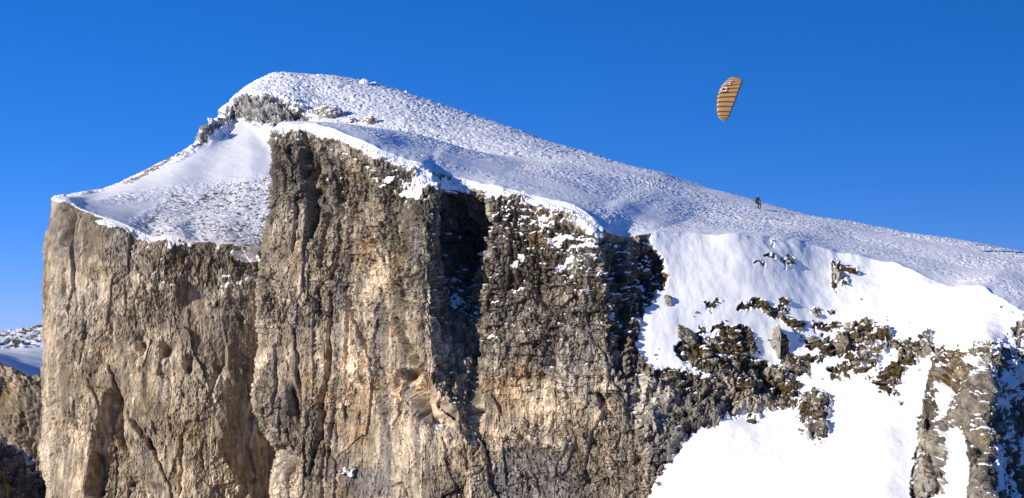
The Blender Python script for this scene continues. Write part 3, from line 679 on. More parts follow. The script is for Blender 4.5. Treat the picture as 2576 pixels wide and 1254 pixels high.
# ------------------------------------------------------------------ SUMMIT MASSIF behind: left wall, snow shelf, rock band, dome
B = [
 ([(190,520,420),(200,700,420),(200,900,420),(200,1200,420),(210,1500,420)], [(190,520,420),(195,520,425),(200,521,428),(205,522,430),(210,523,432),(212,524,434),(215,525,436),(220,527,440),(240,545,470)]),
 ([(128,512,300),(124,570,299),(119,650,298),(116,720,297),(110,800,296),(106,900,294),(104,1000,292),(110,1120,291),(126,1254,290),(136,1500,288)], [(128,512,300),(136,504,303),(143,501,308),(152,499,315),(160,497,322),(165,496,328),(170,495,334),(178,493,342),(190,510,400)]),
 ([(160,507,294),(156,540,293),(150,640,291.5),(146,720,290),(142,800,289),(140,900,287.5),(140,1000,286),(146,1120,285),(156,1254,284),(166,1500,282)], [(160,507,294),(166,500,300),(174,497,307),(184,493,315),(192,491,323),(196,490,328),(200,488,334),(208,486,345),(225,505,400)]),
 ([(205,528,291),(203,550,289.6),(200,640,288),(196,720,287),(192,800,286),(190,900,284.5),(190,1000,283),(194,1120,282),(200,1254,281),(206,1500,279)], [(205,528,291),(212,516,300),(222,504,312),(232,494,324),(238,489,332),(242,486,338),(246,482,344),(254,477,354),(275,500,405)]),
 ([(308,562,289),(306,585,287.4),(303,660,286),(300,720,285.4),(298,800,284.6),(296,900,283.4),(296,1000,282),(300,1120,281),(304,1254,280),(308,1500,278)], [(308,562,289),(318,535,304),(332,502,324),(348,470,340),(360,450,350),(366,442,354),(372,434,358),(385,421,366),(410,460,410)]),
 ([(400,600,288),(398,622,286),(396,680,285),(394,740,284.4),(392,810,284),(390,900,283),(390,1000,281.8),(394,1120,280.6),(396,1254,279.6),(400,1500,277.6)], [(400,600,288),(412,556,306),(428,500,330),(446,446,350),(456,418,359),(462,404,363),(468,390,366),(478,370,374),(510,420,420)]),
 ([(490,608,289),(488,632,287.6),(486,690,286.6),(484,750,286),(482,820,285),(480,900,284),(480,1000,282.6),(484,1120,281.4),(486,1254,280.4),(490,1500,278.4)], [(490,608,289),(498,562,308),(512,502,334),(524,430,358),(524,380,370),(522,358,374),(521,340,378),(520,325,383),(560,390,430)]),
 ([(560,610,291),(558,634,289.6),(556,700,288.4),(554,760,287.4),(552,830,286.4),(550,900,285.6),(548,1000,284.4),(550,1120,283),(554,1254,282),(560,1500,280)], [(560,610,291),(562,562,310),(568,498,338),(576,410,364),(575,335,384),(568,300,390),(564,285,394),(562,272,398),(600,350,440)]),
 ([(625,622,293),(624,645,292),(622,710,291),(620,770,290),(616,840,289),(612,900,288.4),(608,1000,287.4),(610,1120,286),(616,1254,285),(620,1500,283)], [(625,622,293),(622,565,314),(622,485,342),(624,385,371),(606,293,394),(594,248,397),(597,240,399),(602,230,404),(650,330,450)]),
 ([(700,640,297),(700,660,296),(698,720,295),(696,800,294),(694,860,293),(690,920,292),(688,1000,291),(690,1120,290),(694,1254,289),(698,1500,287)], [(700,640,297),(698,565,318),(694,485,344),(688,400,369),(655,309,388),(648,245,394),(652,222,400),(652,200,410),(700,300,455)]),
 ([(780,650,300),(780,670,299),(780,720,298),(780,800,297),(780,860,296),(780,920,295),(780,1000,294),(780,1120,293),(780,1254,292),(780,1500,290)], [(780,650,300),(776,568,322),(766,488,345),(752,402,367),(728,319,384),(722,262,391),(716,220,402),(708,182,416),(760,290,460)]),
 ([(880,660,305),(880,680,304),(880,720,303),(880,800,302),(880,860,301),(880,920,300),(880,1000,299),(880,1120,298),(880,1254,297),(880,1500,295)], [(880,660,305),(870,580,325),(850,500,350),(820,420,370),(782,326,384),(778,296,386),(790,240,402),(806,188,422),(860,290,465)]),
 ([(980,660,305),(980,680,304),(980,720,303),(980,800,302),(980,860,301),(980,920,300),(980,1000,299),(980,1120,298),(980,1254,297),(980,1500,295)], [(980,660,305),(960,580,325),(930,500,345),(890,420,362),(850,338,376),(856,318,379),(884,268,396),(925,208,426),(990,310,470)]),
 ([(1090,660,300),(1090,680,299),(1090,720,298),(1090,800,297),(1090,860,296),(1090,920,295),(1090,1000,294),(1090,1120,293),(1090,1254,292),(1090,1500,290)], [(1090,660,300),(1060,590,315),(1030,510,335),(990,430,350),(955,350,364),(966,334,368),(1010,286,392),(1058,246,426),(1120,340,470)]),
 ([(1230,700,295),(1230,710,294),(1230,760,293),(1230,820,292),(1230,880,291),(1230,940,290),(1230,1000,289),(1230,1120,288),(1230,1254,287),(1230,1500,285)], [(1230,700,295),(1210,620,305),(1170,540,320),(1130,460,335),(1100,385,350),(1112,370,354),(1165,330,378),(1225,300,414),(1290,390,460)]),
 ([(1400,720,290),(1400,730,289),(1400,780,288),(1400,840,287),(1400,890,286),(1400,940,285),(1400,1000,284),(1400,1120,283),(1400,1254,282),(1400,1500,280)], [(1400,720,290),(1380,640,298),(1350,560,308),(1310,490,320),(1285,420,334),(1298,406,337),(1350,380,356),(1415,368,388),(1480,450,440)]),
 ([(1560,760,290),(1560,770,289),(1560,800,288),(1560,860,287),(1560,900,286),(1560,950,285),(1560,1000,284),(1560,1120,283),(1560,1254,282),(1560,1500,280)], [(1560,760,290),(1540,680,294),(1510,600,300),(1480,530,308),(1450,460,318),(1465,448,321),(1510,425,338),(1575,415,364),(1640,500,420)]),
 ([(1760,800,290),(1760,810,289),(1760,840,288),(1760,880,287),(1760,920,286),(1760,960,285),(1760,1000,284),(1760,1120,283),(1760,1254,282),(1760,1500,280)], [(1760,800,290),(1750,740,292),(1730,680,295),(1700,620,300),(1680,560,308),(1690,545,310),(1720,520,322),(1770,505,345),(1830,580,400)]),
]
NC_B = 900; NF_B = 270; NP_B = 270
FcB = np.stack([resample_poly(b[0], 70) for b in B])
def res_idx(pts, per):       # keep each listed station on its own row
    p = np.array(pts, float)
    return pchip(np.arange(len(p)), p, np.linspace(0, len(p) - 1, per))
PcB = np.stack([res_idx(b[1], 97) for b in B])
dB = np.maximum(np.abs(np.diff(np.array([(b[0][3][0] + b[1][4][0]) / 2 for b in B]))), 30); dB[0] = 25
dB[-3:] = np.minimum(dB[-3:], 110)
tB = np.concatenate([[0], np.cumsum(dB)])
tqB = np.linspace(0, tB[-1], NC_B)
F0 = pchip(tB, FcB, tqB); P0 = pchip(tB, PcB, tqB)
wts = np.interp(np.linspace(0, 8, 1600), [0, .5, 1, 2, 3, 3.8, 4, 5, 5.2, 6, 7, 8], [1, 1.3, 1.3, 1.4, 1.3, 1.2, 1.6, 1.6, 1.2, 1.2, 1, .25])
cw = np.concatenate([[0], np.cumsum((wts[1:] + wts[:-1]) / 2)]); cw /= cw[-1]
rq = np.interp(np.linspace(0, 1, NP_B + 1), cw, np.linspace(0, 1, 1600))
FgB = pchip(np.linspace(0, 1, 70), F0.transpose(1, 0, 2), np.linspace(0, 1, NF_B))[::-1]
PgB = pchip(np.linspace(0, 1, 97), P0.transpose(1, 0, 2), rq)[1:]
rowkey = np.concatenate([np.full(NF_B, -1.0), rq[1:] * 8])[:, None]       # 0 rim .. 4 band base, 5 band top .. 7 skyline
GB = np.concatenate([FgB, PgB], 0)
PB = unproj(GB[..., 0], GB[..., 1], GB[..., 2])
cx, cy = GB[..., 0].astype(np.float32), GB[..., 1].astype(np.float32)
NB = grid_normals(PB); NB *= np.sign((NB * -PB).sum(-1).mean())
RIMB = NF_B - 1
rowb = np.arange(PB.shape[0])[:, None]
upB = (rowb > RIMB)
PBf = PB.astype(np.float32)

SB = newmap(0.0)
poly_fill(SB, [(100,470),(175,480),(300,455),(480,350),(560,260),(600,220),(700,170),(1200,270),(1800,500),(1800,640),(700,660),(649,628),(537,612),(500,610),(470,640),(420,640),(400,612),(374,606),(332,596),(307,562),(260,548),(207,530),(175,510),(150,508),(120,512)], 0.9)
poly_fill(SB, [(330,560),(470,470),(700,440),(700,640),(649,628),(537,612),(500,610),(420,610),(374,606),(332,590)], 0.44)   # thin snow with grass
poly_fill(SB, [(240,490),(300,470),(400,415),(480,372),(470,400),(380,440),(300,480),(420,450),(490,440),(560,430),(600,450),(520,480),(330,510),(250,505)], 0.56)
poly_fill(SB, [(300,462),(420,400),(425,396),(480,372),(470,385),(400,425),(320,470)], 0.28)
poly_fill(SB, [(490,362),(520,320),(560,300),(590,290),(560,310),(540,335),(510,362)], 0.30)
poly_fill(SB, [(562,285),(600,236),(640,238),(700,250),(760,285),(785,318),(745,325),(700,318),(650,305),(610,298),(585,292)], 0.33)       # rock band
# snow pockets on the wall
for q, v in (([(230,552),(310,562),(320,572),(245,566)], .8), ([(240,572),(290,572),(320,590),(250,592)], .42), ([(330,600),(420,606),(420,640),(340,640)], .35),
             ([(420,600),(480,600),(470,660),(440,655)], .55), ([(375,640),(415,645),(398,690),(372,705),(392,668)], .62), ([(350,700),(460,705),(460,740),(360,725)], .42),
             ([(575,630),(649,628),(648,665),(590,660)], .75), ([(555,690),(600,665),(655,650),(650,720),(560,725),(545,715)], .62), ([(580,780),(645,768),(640,780),(585,788)], .6), ([(535,612),(560,618),(558,630),(540,630)], .6)):
    poly_fill(SB, q, v)
SB2 = blur(SB, 4)
RELB = newmap(0.0)
for q, v in (([(160,515),(178,520),(176,590),(165,640),(158,640),(158,560)], -6.0), 
             ([(340,840),(365,835),(365,900),(345,905)], -1.2), ([(410,860),(445,870),(420,900),(400,900)], -2.2), ([(470,900),(490,900),(486,940),(468,930)], -1.6),
             ([(270,980),(305,985),(300,1100),(330,1130),(270,1254),(225,1254),(240,1120)], -2.4), ([(290,1000),(300,930),(306,1000)], -1.2), ([(552,925),(566,925),(562,960),(550,950)], -1.0),
             ([(305,1190),(420,1230),(400,1300),(240,1300)], -2.0), ([(600,1000),(650,1060),(700,1150),(700,1254),(640,1254),(560,1140)], -1.2)):
    poly_fill(RELB, q, v)
RELB = blur(RELB, 6)
KN = newmap(0.0); poly_fill(KN, [(400,565),(468,560),(474,630),(440,660),(400,640)], .8); poly_fill(KN, [(350,690),(460,700),(462,760),(400,740),(345,720)], 2.0)
RELB = RELB + blur(KN, 16)
TANB = newmap(0.55)
poly_fill(TANB, [(100,820),(400,860),(460,960),(560,1100),(600,1254),(600,1600),(80,1600)], 0.95)
poly_fill(TANB, [(440,720),(700,640),(700,1254),(620,1254),(520,1000)], 0.25)
poly_fill(TANB, [(560,200),(800,260),(820,340),(560,320)], 0.0)
TANB = blur(TANB, 60)
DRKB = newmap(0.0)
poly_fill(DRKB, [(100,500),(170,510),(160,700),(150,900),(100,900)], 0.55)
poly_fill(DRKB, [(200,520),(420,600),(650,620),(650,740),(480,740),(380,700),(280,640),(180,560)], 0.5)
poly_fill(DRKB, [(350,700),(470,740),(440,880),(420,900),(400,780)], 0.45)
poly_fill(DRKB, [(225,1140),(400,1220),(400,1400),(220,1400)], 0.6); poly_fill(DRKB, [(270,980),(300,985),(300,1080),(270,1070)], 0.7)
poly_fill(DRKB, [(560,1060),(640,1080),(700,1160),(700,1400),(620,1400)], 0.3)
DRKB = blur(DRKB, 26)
ORB = newmap(0.0)
for c in ((275,1110,40,18),(140,840,14,60),(160,690,30,30),(250,690,60,14),(300,1010,14,30),(190,1190,10,40)): ell(ORB, *c, 1.0)
ORB = blur(ORB, 14)

wob = fbm(PBf, .22, .22, .22, 3, off=17.); wob2 = fbm(PBf, .22, .22, .22, 3, off=27.)
qx, qy = cx + 6 * wob, cy + 6 * wob2
Sb = sample(SB2, qx, qy)
Sb = np.where(cx > 800, np.where(upB & (rowkey > 3.6), np.maximum(Sb, .9), Sb), Sb)
faceB = (~upB).astype(np.float32) * np.ones_like(cx)
covB = sstep(.5, .85, Sb)
bandw = np.where((rowkey > 3.9) & (rowkey < 5.4), 1.0, 0.0) * sstep(840, 760, cx) * sstep(555, 600, cx)
skyr = newmap(0.0); poly_fill(skyr, [(485,368),(500,330),(545,285),(575,255),(600,262),(585,292),(555,312),(520,362)], 1.0); skyr = sample(blur(skyr, 5), cx, cy)
bandw = np.maximum(gblur(bandw.astype(np.float32), 3), skyr * np.where(upB, 1, 0))
ampB = np.maximum(faceB * (1 - covB) * sstep(-1, 8, RIMB - rowb), bandw * (1 - covB))
DB = np.zeros(PB.shape[:2], np.float32)
visr = slice(0, NF_B)
lowblk = (.16 + .3 * sstep(.0, .5, fbm(PBf, .06, .06, .06, 2, off=87.))).astype(np.float32)
GRVB = groove_map([(16, 2.2, [(600,520),(640,650),(700,800),(790,900),(850,990),(920,1160)]), (14, 1.6, [(480,635),(600,668)]), (34, 2.6, [(645,670),(650,770)]), (46, 3.0, [(650,800),(660,880),(670,980)]), (34, 2.6, [(520,1010),(540,1130),(530,1260)]), (20, 2.0, [(700,1180),(850,1260)]),
  (18, 2.0, [(800,870),(850,980)]), (22, 2.4, [(372,0),(355,300),(300,600),(300,900)]), (34, 2.4, [(905,410),(930,460),(870,560)]), (24, 1.8, [(770,380),(790,430)]), (20, 1.6, [(1045,520),(1050,570)]), (18, 1.4, [(1250,600),(1300,720)]), (14, 1.2, [(1370,640),(1400,820),(1470,930)]), (16, 1.2, [(500,800),(540,960)]), (14, 1.2, [(410,720),(420,860)]),
  (14, 1.2, [(260,60),(250,300),(235,520)]), (26, 2.0, [(880,560),(960,570)]), (14, 1.0, [(1000,900),(1010,1100),(990,1240)]), (13, 1.0, [(1120,920),(1130,1100)]), (12, 1.0, [(460,180),(470,330),(450,500)]), (14, 1.2, [(600,250),(620,350)])], 0, 683, .455)
d_, shB = build_rock_relief(PBf[visr] * .8, lowblk[visr])
shadeB = np.zeros(cx.shape, np.float32); shadeB[visr] = shB
DB[visr] = .85 * d_ * ampB[visr] + 1.2 * fbm(PBf[visr], .05, .05, .035, 3, off=191.) * ampB[visr]
bsl = (rowkey[:, 0] > 2.8) & (rowkey[:, 0] < 7.4)
d_, shB = build_rock_relief(PBf[bsl] * .7, np.full(cx[bsl].shape, .7, np.float32))
DB[bsl] += 2.0 * d_ * bandw[bsl]; shadeB[bsl] = shB
gw1 = 9 * fbm(PBf, .5, .5, .35, 4, gain=.65, off=117.); gw2 = 9 * fbm(PBf, .5, .5, .35, 4, gain=.65, off=127.)
DB += .62 * sample(GRVB, cx + gw1, cy + gw2) * faceB * (.7 + .8 * fbm(PBf, .5, .5, .3, 3, off=137.))
DB += sample(RELB, qx, qy) * np.where(rowkey < 1.2, 1, 0)
rimeB = sstep(4.6, 5.6, rowkey) * np.ones_like(cx) * np.where(upB, 1, 0) + np.where((rowkey > 0) & (rowkey < 2.6), .55, 0) * sstep(.95, .7, Sb)
rimeB = np.clip(rimeB + np.where(upB & (cx > 830), 1, 0) * np.where(rowkey > 3, 1, 0), 0, 1)
rimeB = gblur(rimeB.astype(np.float32), 4)
lumpB = np.abs(fbm(PBf, .42, .42, .42, 3, off=61.))
DB += rimeB * (0.6 * (0.35 - lumpB) + 0.12 * fbm(PBf, 1.3, 1.3, 1.3, 2, off=67.))
DB += np.where(upB, 1, 0) * .5 * fbm(PBf, .05, .05, .05, 3, off=65.)
# spill of wind-carved ripples on the white slope
DB += np.where((rowkey > 2) & (rowkey < 4), 1, 0) * .05 * ridged(PBf, .30, .30, .12, 2, off=81.)
PB2 = PB + NB * DB[..., None]
NB2 = grid_normals(PB2); NB2 *= np.sign((NB2 * -PB2).sum(-1).mean())
nzb = gblur(NB2[..., 2].astype(np.float32), 1)
pnb = fbm(PBf, .7, .7, .9, 4, gain=.75, off=101.)
scoreB = 2 * (Sb - .5) + 1.3 * (nzb - .45) * (0.4 + 0.6 * (1 - upB) + .6 * bandw) + .75 * pnb
snowB = sstep(-.18, .18, scoreB)
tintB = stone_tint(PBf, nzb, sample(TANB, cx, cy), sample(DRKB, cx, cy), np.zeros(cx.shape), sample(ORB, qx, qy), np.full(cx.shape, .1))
tintB = np.where((upB & (rowkey < 3.8))[..., None], lerp(STRAW * np.ones(PB.shape), DARK, np.clip(.4 + pnb, 0, .8)), tintB)
tintB = lerp(tintB, np.array([.30, .295, .285]), bandw * .85)
tintB *= (1 + .8 * shadeB)[..., None]
nrb, ncb = PB.shape[:2]
fmB = np.zeros((nrb - 1, ncb - 1), bool); fmB[:RIMB] = True
tag(grid_object('cliff', PB2, fmB, snowB, tintB, rimeB, M_TER, NB2, flat=True), kind='structure')
rk = np.broadcast_to(rowkey[:-1], fmB.shape)
slope_m = ~fmB & (rk < 4.0)
tag(grid_object('snow_slope', PB2, slope_m, snowB, tintB, rimeB, M_TER, NB2), kind='structure')
tag(grid_object('summit_terrain', PB2, ~fmB & ~slope_m, snowB, tintB, rimeB, M_TER, NB2), kind='structure')

# ------------------------------------------------------------------ generic smaller rock masses
def rock_mass(name, cols, nf, npl, ncol, face_snow, blk=.3, tan=.6, drk=.2, tint_shift=None, upper_rock=0.0, amp=1.0, scale=.8):
    Fq = np.stack([resample_poly(c[0], 40) for c in cols]); Pq = np.stack([resample_poly(c[1], 30) for c in cols])
    t = np.concatenate([[0], np.cumsum(np.maximum(np.abs(np.diff([c[0][0][0] for c in cols])), 8.0))])
    tt = np.linspace(0, t[-1], ncol)
    f = pchip(np.linspace(0, 1, 40), pchip(t, Fq, tt).transpose(1, 0, 2), np.linspace(0, 1, nf))[::-1]
    u = pchip(np.linspace(0, 1, 30), pchip(t, Pq, tt).transpose(1, 0, 2), np.linspace(0, 1, npl + 1))[1:]
    g = np.concatenate([f, u], 0)
    P = unproj(g[..., 0], g[..., 1], g[..., 2]); Pf = P.astype(np.float32)
    n = grid_normals(P); n *= np.sign((n * -P).sum(-1).mean())
    up = (np.arange(len(P)) >= nf)[:, None] * np.ones(P.shape[1], bool)[None]
    d, sh = build_rock_relief(Pf * scale, np.full(P.shape[:2], blk, np.float32))
    d = np.where(up, upper_rock * d, d) * amp / scale
    d += np.where(up, 1, 0) * .6 * fbm(Pf, .06, .06, .06, 3, off=65.)
    P2 = P + n * d[..., None]
    n2 = grid_normals(P2); n2 *= np.sign((n2 * -P2).sum(-1).mean())
    pn_ = fbm(Pf, .25, .25, .4, 4, off=101.)
    sn = np.where(up, sstep(-.5, -.1, pn_ + .9 * (1 - upper_rock) - .5 * upper_rock + .8 * (n2[..., 2] - .6)), sstep(-.15, .15, 2 * (face_snow - .5) + 1.5 * (n2[..., 2] - .4) + .5 * pn_))
    ti = stone_tint(Pf, n2[..., 2], np.full(P.shape[:2], tan), np.full(P.shape[:2], drk), np.zeros(P.shape[:2]), np.zeros(P.shape[:2]), np.full(P.shape[:2], .3)) * (1 + .6 * sh)[..., None]
    if tint_shift is not None: ti = ti * np.array(tint_shift)
    return tag(grid_object(name, P2, np.ones((P.shape[0] - 1, P.shape[1] - 1), bool), sn, ti, np.where(up, .5, 0.0), M_TER, n2), kind='structure')

rock_mass('cliff', [
 ([(-420,860,430),(-415,900,429),(-410,1100,425),(-410,1500,420)], [(-420,860,430),(-425,845,460),(-430,838,520),(-430,870,600)]),
 ([(-200,880,430),(-195,905,429),(-192,1100,425),(-190,1500,420)], [(-200,880,430),(-205,872,460),(-210,868,520),(-212,890,600)]),
 ([(-20,898,430),(-18,918,429),(-16,1100,425),(-16,1500,420)], [(-20,898,430),(-22,890,462),(-25,880,520),(-26,900,600)]),
 ([(60,938,430),(62,954,429),(64,1100,425),(64,1500,420)], [(60,938,430),(58,905,470),(56,878,530),(56,900,610)]),
 ([(130,960,432),(132,976,431),(134,1100,427),(134,1500,422)], [(130,960,432),(130,915,475),(130,874,540),(130,900,620)]),
 ([(300,980,440),(300,1000,439),(300,1100,435),(300,1500,430)], [(300,980,440),(300,930,480),(300,872,550),(300,900,640)])],
 150, 60, 230, 0.08, blk=.25, tan=.75, drk=.25)
rock_mass('hill', [
 ([(-600,900,760),(-600,930,740),(-600,980,720),(-600,1100,700)], [(-600,900,760),(-600,870,860),(-600,845,1000),(-600,870,1200)]),
 ([(-200,890,760),(-200,920,740),(-200,980,720),(-200,1100,700)], [(-200,890,760),(-200,868,860),(-200,846,1000),(-200,870,1200)]),
 ([(0,884,760),(0,920,740),(0,980,720),(0,1100,700)], [(0,884,760),(0,862,860),(0,838,1000),(0,870,1200)]),
 ([(100,880,760),(100,920,740),(100,980,720),(100,1100,700)], [(100,880,760),(100,852,860),(100,825,1000),(100,860,1200)]),
 ([(400,880,760),(400,920,740),(400,980,720),(400,1100,700)], [(400,880,760),(400,842,860),(400,812,1000),(400,850,1200)])],
 40, 60, 200, 0.55, blk=.4, tan=.1, drk=.5, upper_rock=1.0, amp=.6, scale=.3)  # more bare rock above, so the hill's shade sits in its colour
rock_mass('rocky_terrain', [
 ([(-900,700,290),(-890,800,288),(-880,1100,282),(-880,1500,276)], [(-900,700,290),(-905,690,305),(-910,690,330),(-915,720,360)]),  # unseen buttress columns left of view, raised to cast shade
 ([(-420,760,300),(-410,860,297),(-400,1100,292),(-400,1500,286)], [(-420,760,300),(-425,745,315),(-430,745,345),(-432,780,375)]),
 ([(-150,960,316),(-145,1010,314),(-140,1150,310),(-138,1500,305)], [(-150,960,316),(-150,945,330),(-150,945,360),(-150,980,385)]),
 ([(-30,1112,328),(-28,1140,325),(-26,1200,321),(-24,1500,316)], [(-30,1112,328),(-30,1100,336),(-30,1096,350),(-30,1130,370)]),
 ([(40,1140,326),(42,1165,324),(44,1220,321),(46,1500,316)], [(40,1140,326),(40,1132,333),(40,1130,345),(40,1160,360)]),
 ([(100,1220,326),(102,1245,324),(104,1290,321),(106,1500,316)], [(100,1220,326),(101,1214,332),(102,1216,342),(102,1250,355)]),
 ([(170,1330,328),(170,1350,326),(170,1400,322),(170,1500,318)], [(170,1330,328),(170,1326,334),(170,1330,344),(170,1360,355)])],
 150, 40, 260, 0.1, blk=.8, tan=.1, drk=.45, upper_rock=.8, amp=1.6)

# valley floor, far below, out to the horizon
bm = bmesh.new()
rings = [0, 150, 400, 900, 2000, 5000, 12000]
vs = []
for k, r in enumerate(rings):
    ring = []
    for a in range(48 if k else 1):
        th = a / 48 * 2 * math.pi
        ring.append(bm.verts.new((r * math.cos(th), 600 + r * math.sin(th), -190 + 14 * math.sin(3 * th + k) * (k < 5))))
    vs.append(ring)
for k in range(1, len(rings)):
    for a in range(48):
        b = (a + 1) % 48
        if k == 1: bm.faces.new((vs[0][0], vs[1][a], vs[1][b]))
        else: bm.faces.new((vs[k - 1][a], vs[k][a], vs[k][b], vs[k - 1][b]))
me = bpy.data.meshes.new('ground'); bm.to_mesh(me); bm.free()
me.materials.append(plain('valley_floor', (.13, .13, .11), .95, .5, .004))
tag(link(bpy.data.objects.new('ground', me)), kind='structure')

# ------------------------------------------------------------------ loose rocks and outcrops in the snow bowl
def rock_material():
    m = bpy.data.materials.new('outcrop_stone'); m.use_nodes = True
    nt = m.node_tree; N = nt.nodes; L = nt.links
    bs = N['Principled BSDF']; bs.inputs['Roughness'].default_value = .93; bs.inputs['Specular IOR Level'].default_value = .15
    geo = N.new('ShaderNodeNewGeometry')
    def noise(sc_, d=5):
        n = N.new('ShaderNodeTexNoise'); n.inputs['Scale'].default_value = sc_; n.inputs['Detail'].default_value = d; n.inputs['Roughness'].default_value = .68
        L.new(geo.outputs['Position'], n.inputs['Vector']); return n.outputs['Fac']
    sep = N.new('ShaderNodeSeparateXYZ'); L.new(geo.outputs['Normal'], sep.inputs[0])
    def math_(op, a, b):
        n = N.new('ShaderNodeMath'); n.operation = op
        for k, v in enumerate((a, b)):
            if isinstance(v, (int, float)): n.inputs[k].default_value = v
            else: L.new(v, n.inputs[k])
        return n.outputs[0]
    ramp = N.new('ShaderNodeValToRGB'); L.new(noise(2.4, 6), ramp.inputs[0])
    e = ramp.color_ramp.elements; e[0].position = .3; e[0].color = (.15, .13, .105, 1); e[1].position = .68; e[1].color = (.52, .48, .42, 1)
    zz = math_('ADD', sep.outputs['Z'], math_('MULTIPLY', math_('SUBTRACT', noise(1.6), .5), 1.3))
    mr = N.new('ShaderNodeMapRange'); mr.interpolation_type = 'SMOOTHSTEP'; mr.inputs['From Min'].default_value = .40; mr.inputs['From Max'].default_value = .60
    L.new(zz, mr.inputs['Value'])
    moss = N.new('ShaderNodeValToRGB'); L.new(noise(6.0), moss.inputs[0]); e = moss.color_ramp.elements; e[0].position = .3; e[0].color = (.08, .055, .022, 1); e[1].position = .75; e[1].color = (.24, .16, .06, 1)
    mx = N.new('ShaderNodeMix'); mx.data_type = 'RGBA'; L.new(mr.outputs[0], mx.inputs['Factor']); L.new(ramp.outputs[0], mx.inputs['A']); L.new(moss.outputs[0], mx.inputs['B'])
    L.new(mx.outputs['Result'], bs.inputs['Base Color'])
    bp = N.new('ShaderNodeBump'); bp.inputs['Distance'].default_value = .25; bp.inputs['Strength'].default_value = .9
    L.new(noise(5.0, 6), bp.inputs['Height']); L.new(bp.outputs[0], bs.inputs['Normal'])
    return m
M_ROCK = rock_material()
M_TURF = plain('brown_turf_clump', (.088, .058, .027), .95, .75, 5.0, .1)
def rock_mesh(seed, elong=1.0, bumps=.16, sub=4):
    r = np.random.RandomState(seed)
    bm = bmesh.new(); bmesh.ops.create_icosphere(bm, subdivisions=sub, radius=1.0)
    V = np.array([v.co[:] for v in bm.verts])
    pl = r.normal(size=(13, 3)); pl /= np.linalg.norm(pl, axis=1, keepdims=True); off = r.uniform(.5, .95, 13)
    rad = np.full(len(V), 1.25)
    for n_, o_ in zip(pl, off):
        dd = V @ n_; rad = np.where(dd > 1e-3, np.minimum(rad, o_ / np.maximum(dd, 1e-3)), rad)
    W = V * rad[:, None]
    T, E, rv = worley(W.astype(np.float32), (1.5, 1.5, 1.8), 3.1 * seed, box=1)
    W = W * (1 + bumps * (rv - .5) - bumps * .9 * (1 - sstep(0, .13, E)))[:, None] + (.05 * fbm(W.astype(np.float32), 3, 3, 3, 2, off=seed))[:, None] * V
    W[:, 2] *= elong
    for v, w in zip(bm.verts, W): v.co = w
    me = bpy.data.meshes.new('rock'); bm.to_mesh(me); bm.free()
    me.materials.append(M_ROCK)
    return me
RM = [rock_mesh(k + 1, sub=3) for k in range(9)]
RM_MOSS = []
for k in range(6):
    me = rock_mesh(k + 21, sub=3, bumps=.3); me.materials[0] = M_TURF; RM_MOSS.append(me)
ax_, ay_ = proj(PA2)
from mathutils.kdtree import KDTree
def build_kd(sel, gx, gy):
    ii = np.argwhere(sel); kd = KDTree(len(ii))
    for k, (a, b) in enumerate(ii): kd.insert((gx[a, b], gy[a, b], 0), k)
    kd.balance(); return kd, ii
selb = np.zeros(ax_.shape, bool); selb[:NF_A:2, ::2] = ((ax_ > 1600) & (ax_ < 2600) & (ay_ > 560) & (ay_ < 1300))[:NF_A:2, ::2]
KD_B, II_B = build_kd(selb, ax_, ay_)
def on_bowl(x, y):
    _, k, _ = KD_B.find((x, y, 0)); a, b = II_B[k]
    return Vector(PA2[a, b]), Vector(NA2[a, b])
rr_ = random.Random(5)
def put_rock(x, y, rx, ry, me=None, sink=.35, depth=None, rot=None, parent=snow_bowl, name='rock'):
    """rock whose half width / half height read rx, ry on the survey sheet"""
    p, n = on_bowl(x, y)
    k = p.y / FPX
    sx_, sz_ = rx * k, ry * k
    o = bpy.data.objects.new(name, me or rr_.choice(RM))
    o.scale = (sx_, depth or (sx_ + sz_) * .6, sz_)
    o.rotation_euler = rot or (rr_.uniform(-.25, .25), rr_.uniform(-.3, .3), rr_.uniform(-.5, .5))
    o.location = p - n * (sink * min(o.scale)) + Vector((0, 0, 0))
    return link(o, parent)
n_rocks = 0
for X, Y, a, b in ROCKS:
    x, y = q7(X, Y); a *= .5685; b *= .5685
    cnt = max(1, min(7, int(round(a * b / 100))))
    for k in range(cnt):
        if cnt == 1: dx = dy = 0
        else:
            th = rr_.uniform(0, 6.28); q = math.sqrt(rr_.random()) * .85; dx, dy = a * q * math.cos(th), b * q * math.sin(th)
        f = (1.0 if cnt == 1 else rr_.uniform(.4, .8) / math.sqrt(cnt) * 1.45)
        rx, ry = max(2.2, a * f), max(2.0, b * f * rr_.uniform(.8, 1.2))
        put_rock(x + dx, y + dy, rx, ry, me=rr_.choice(RM_MOSS if rr_.random() < .5 else RM)); n_rocks += 1
for k in range(50):            # stragglers along the band
    x = rr_.uniform(1640, 2330); y = 905 + (x - 1650) * -.02 + rr_.gauss(0, 62)
    put_rock(x, y, rr_.uniform(2, 6), rr_.uniform(1.8, 4.5)); n_rocks += 1
print('rocks', n_rocks)
def boulder(x, y, rx, ry, seed, label, elong=1.0, **kw):
    o = put_rock(x, y, rx, ry, me=rock_mesh(seed, elong, sub=4), parent=None, name='boulder', **kw)
    return tag(o, label, 'boulder')
boulder(*q7(407, 575), 12, 40, 41, 'tall pale grey rock spire standing in the dark rock band of the snow bowl', rot=(.1, .08, .3))
boulder(*q7(708, 580), 20, 27, 42, 'big rounded grey boulder in the middle of the rock band, pointed below')
boulder(*q7(668, 270), 9, 34, 43, 'narrow upright grey rock high in the upper snow slope', rot=(.1, .05, .2))
boulder(*q7(462, 214), 17, 12, 44, 'grey boulder in the upper bowl left of the narrow upright rock')
boulder(*q7(120, 400), 11, 9, 45, 'small lone grey boulder on the snow right of the shaded cliff flank')
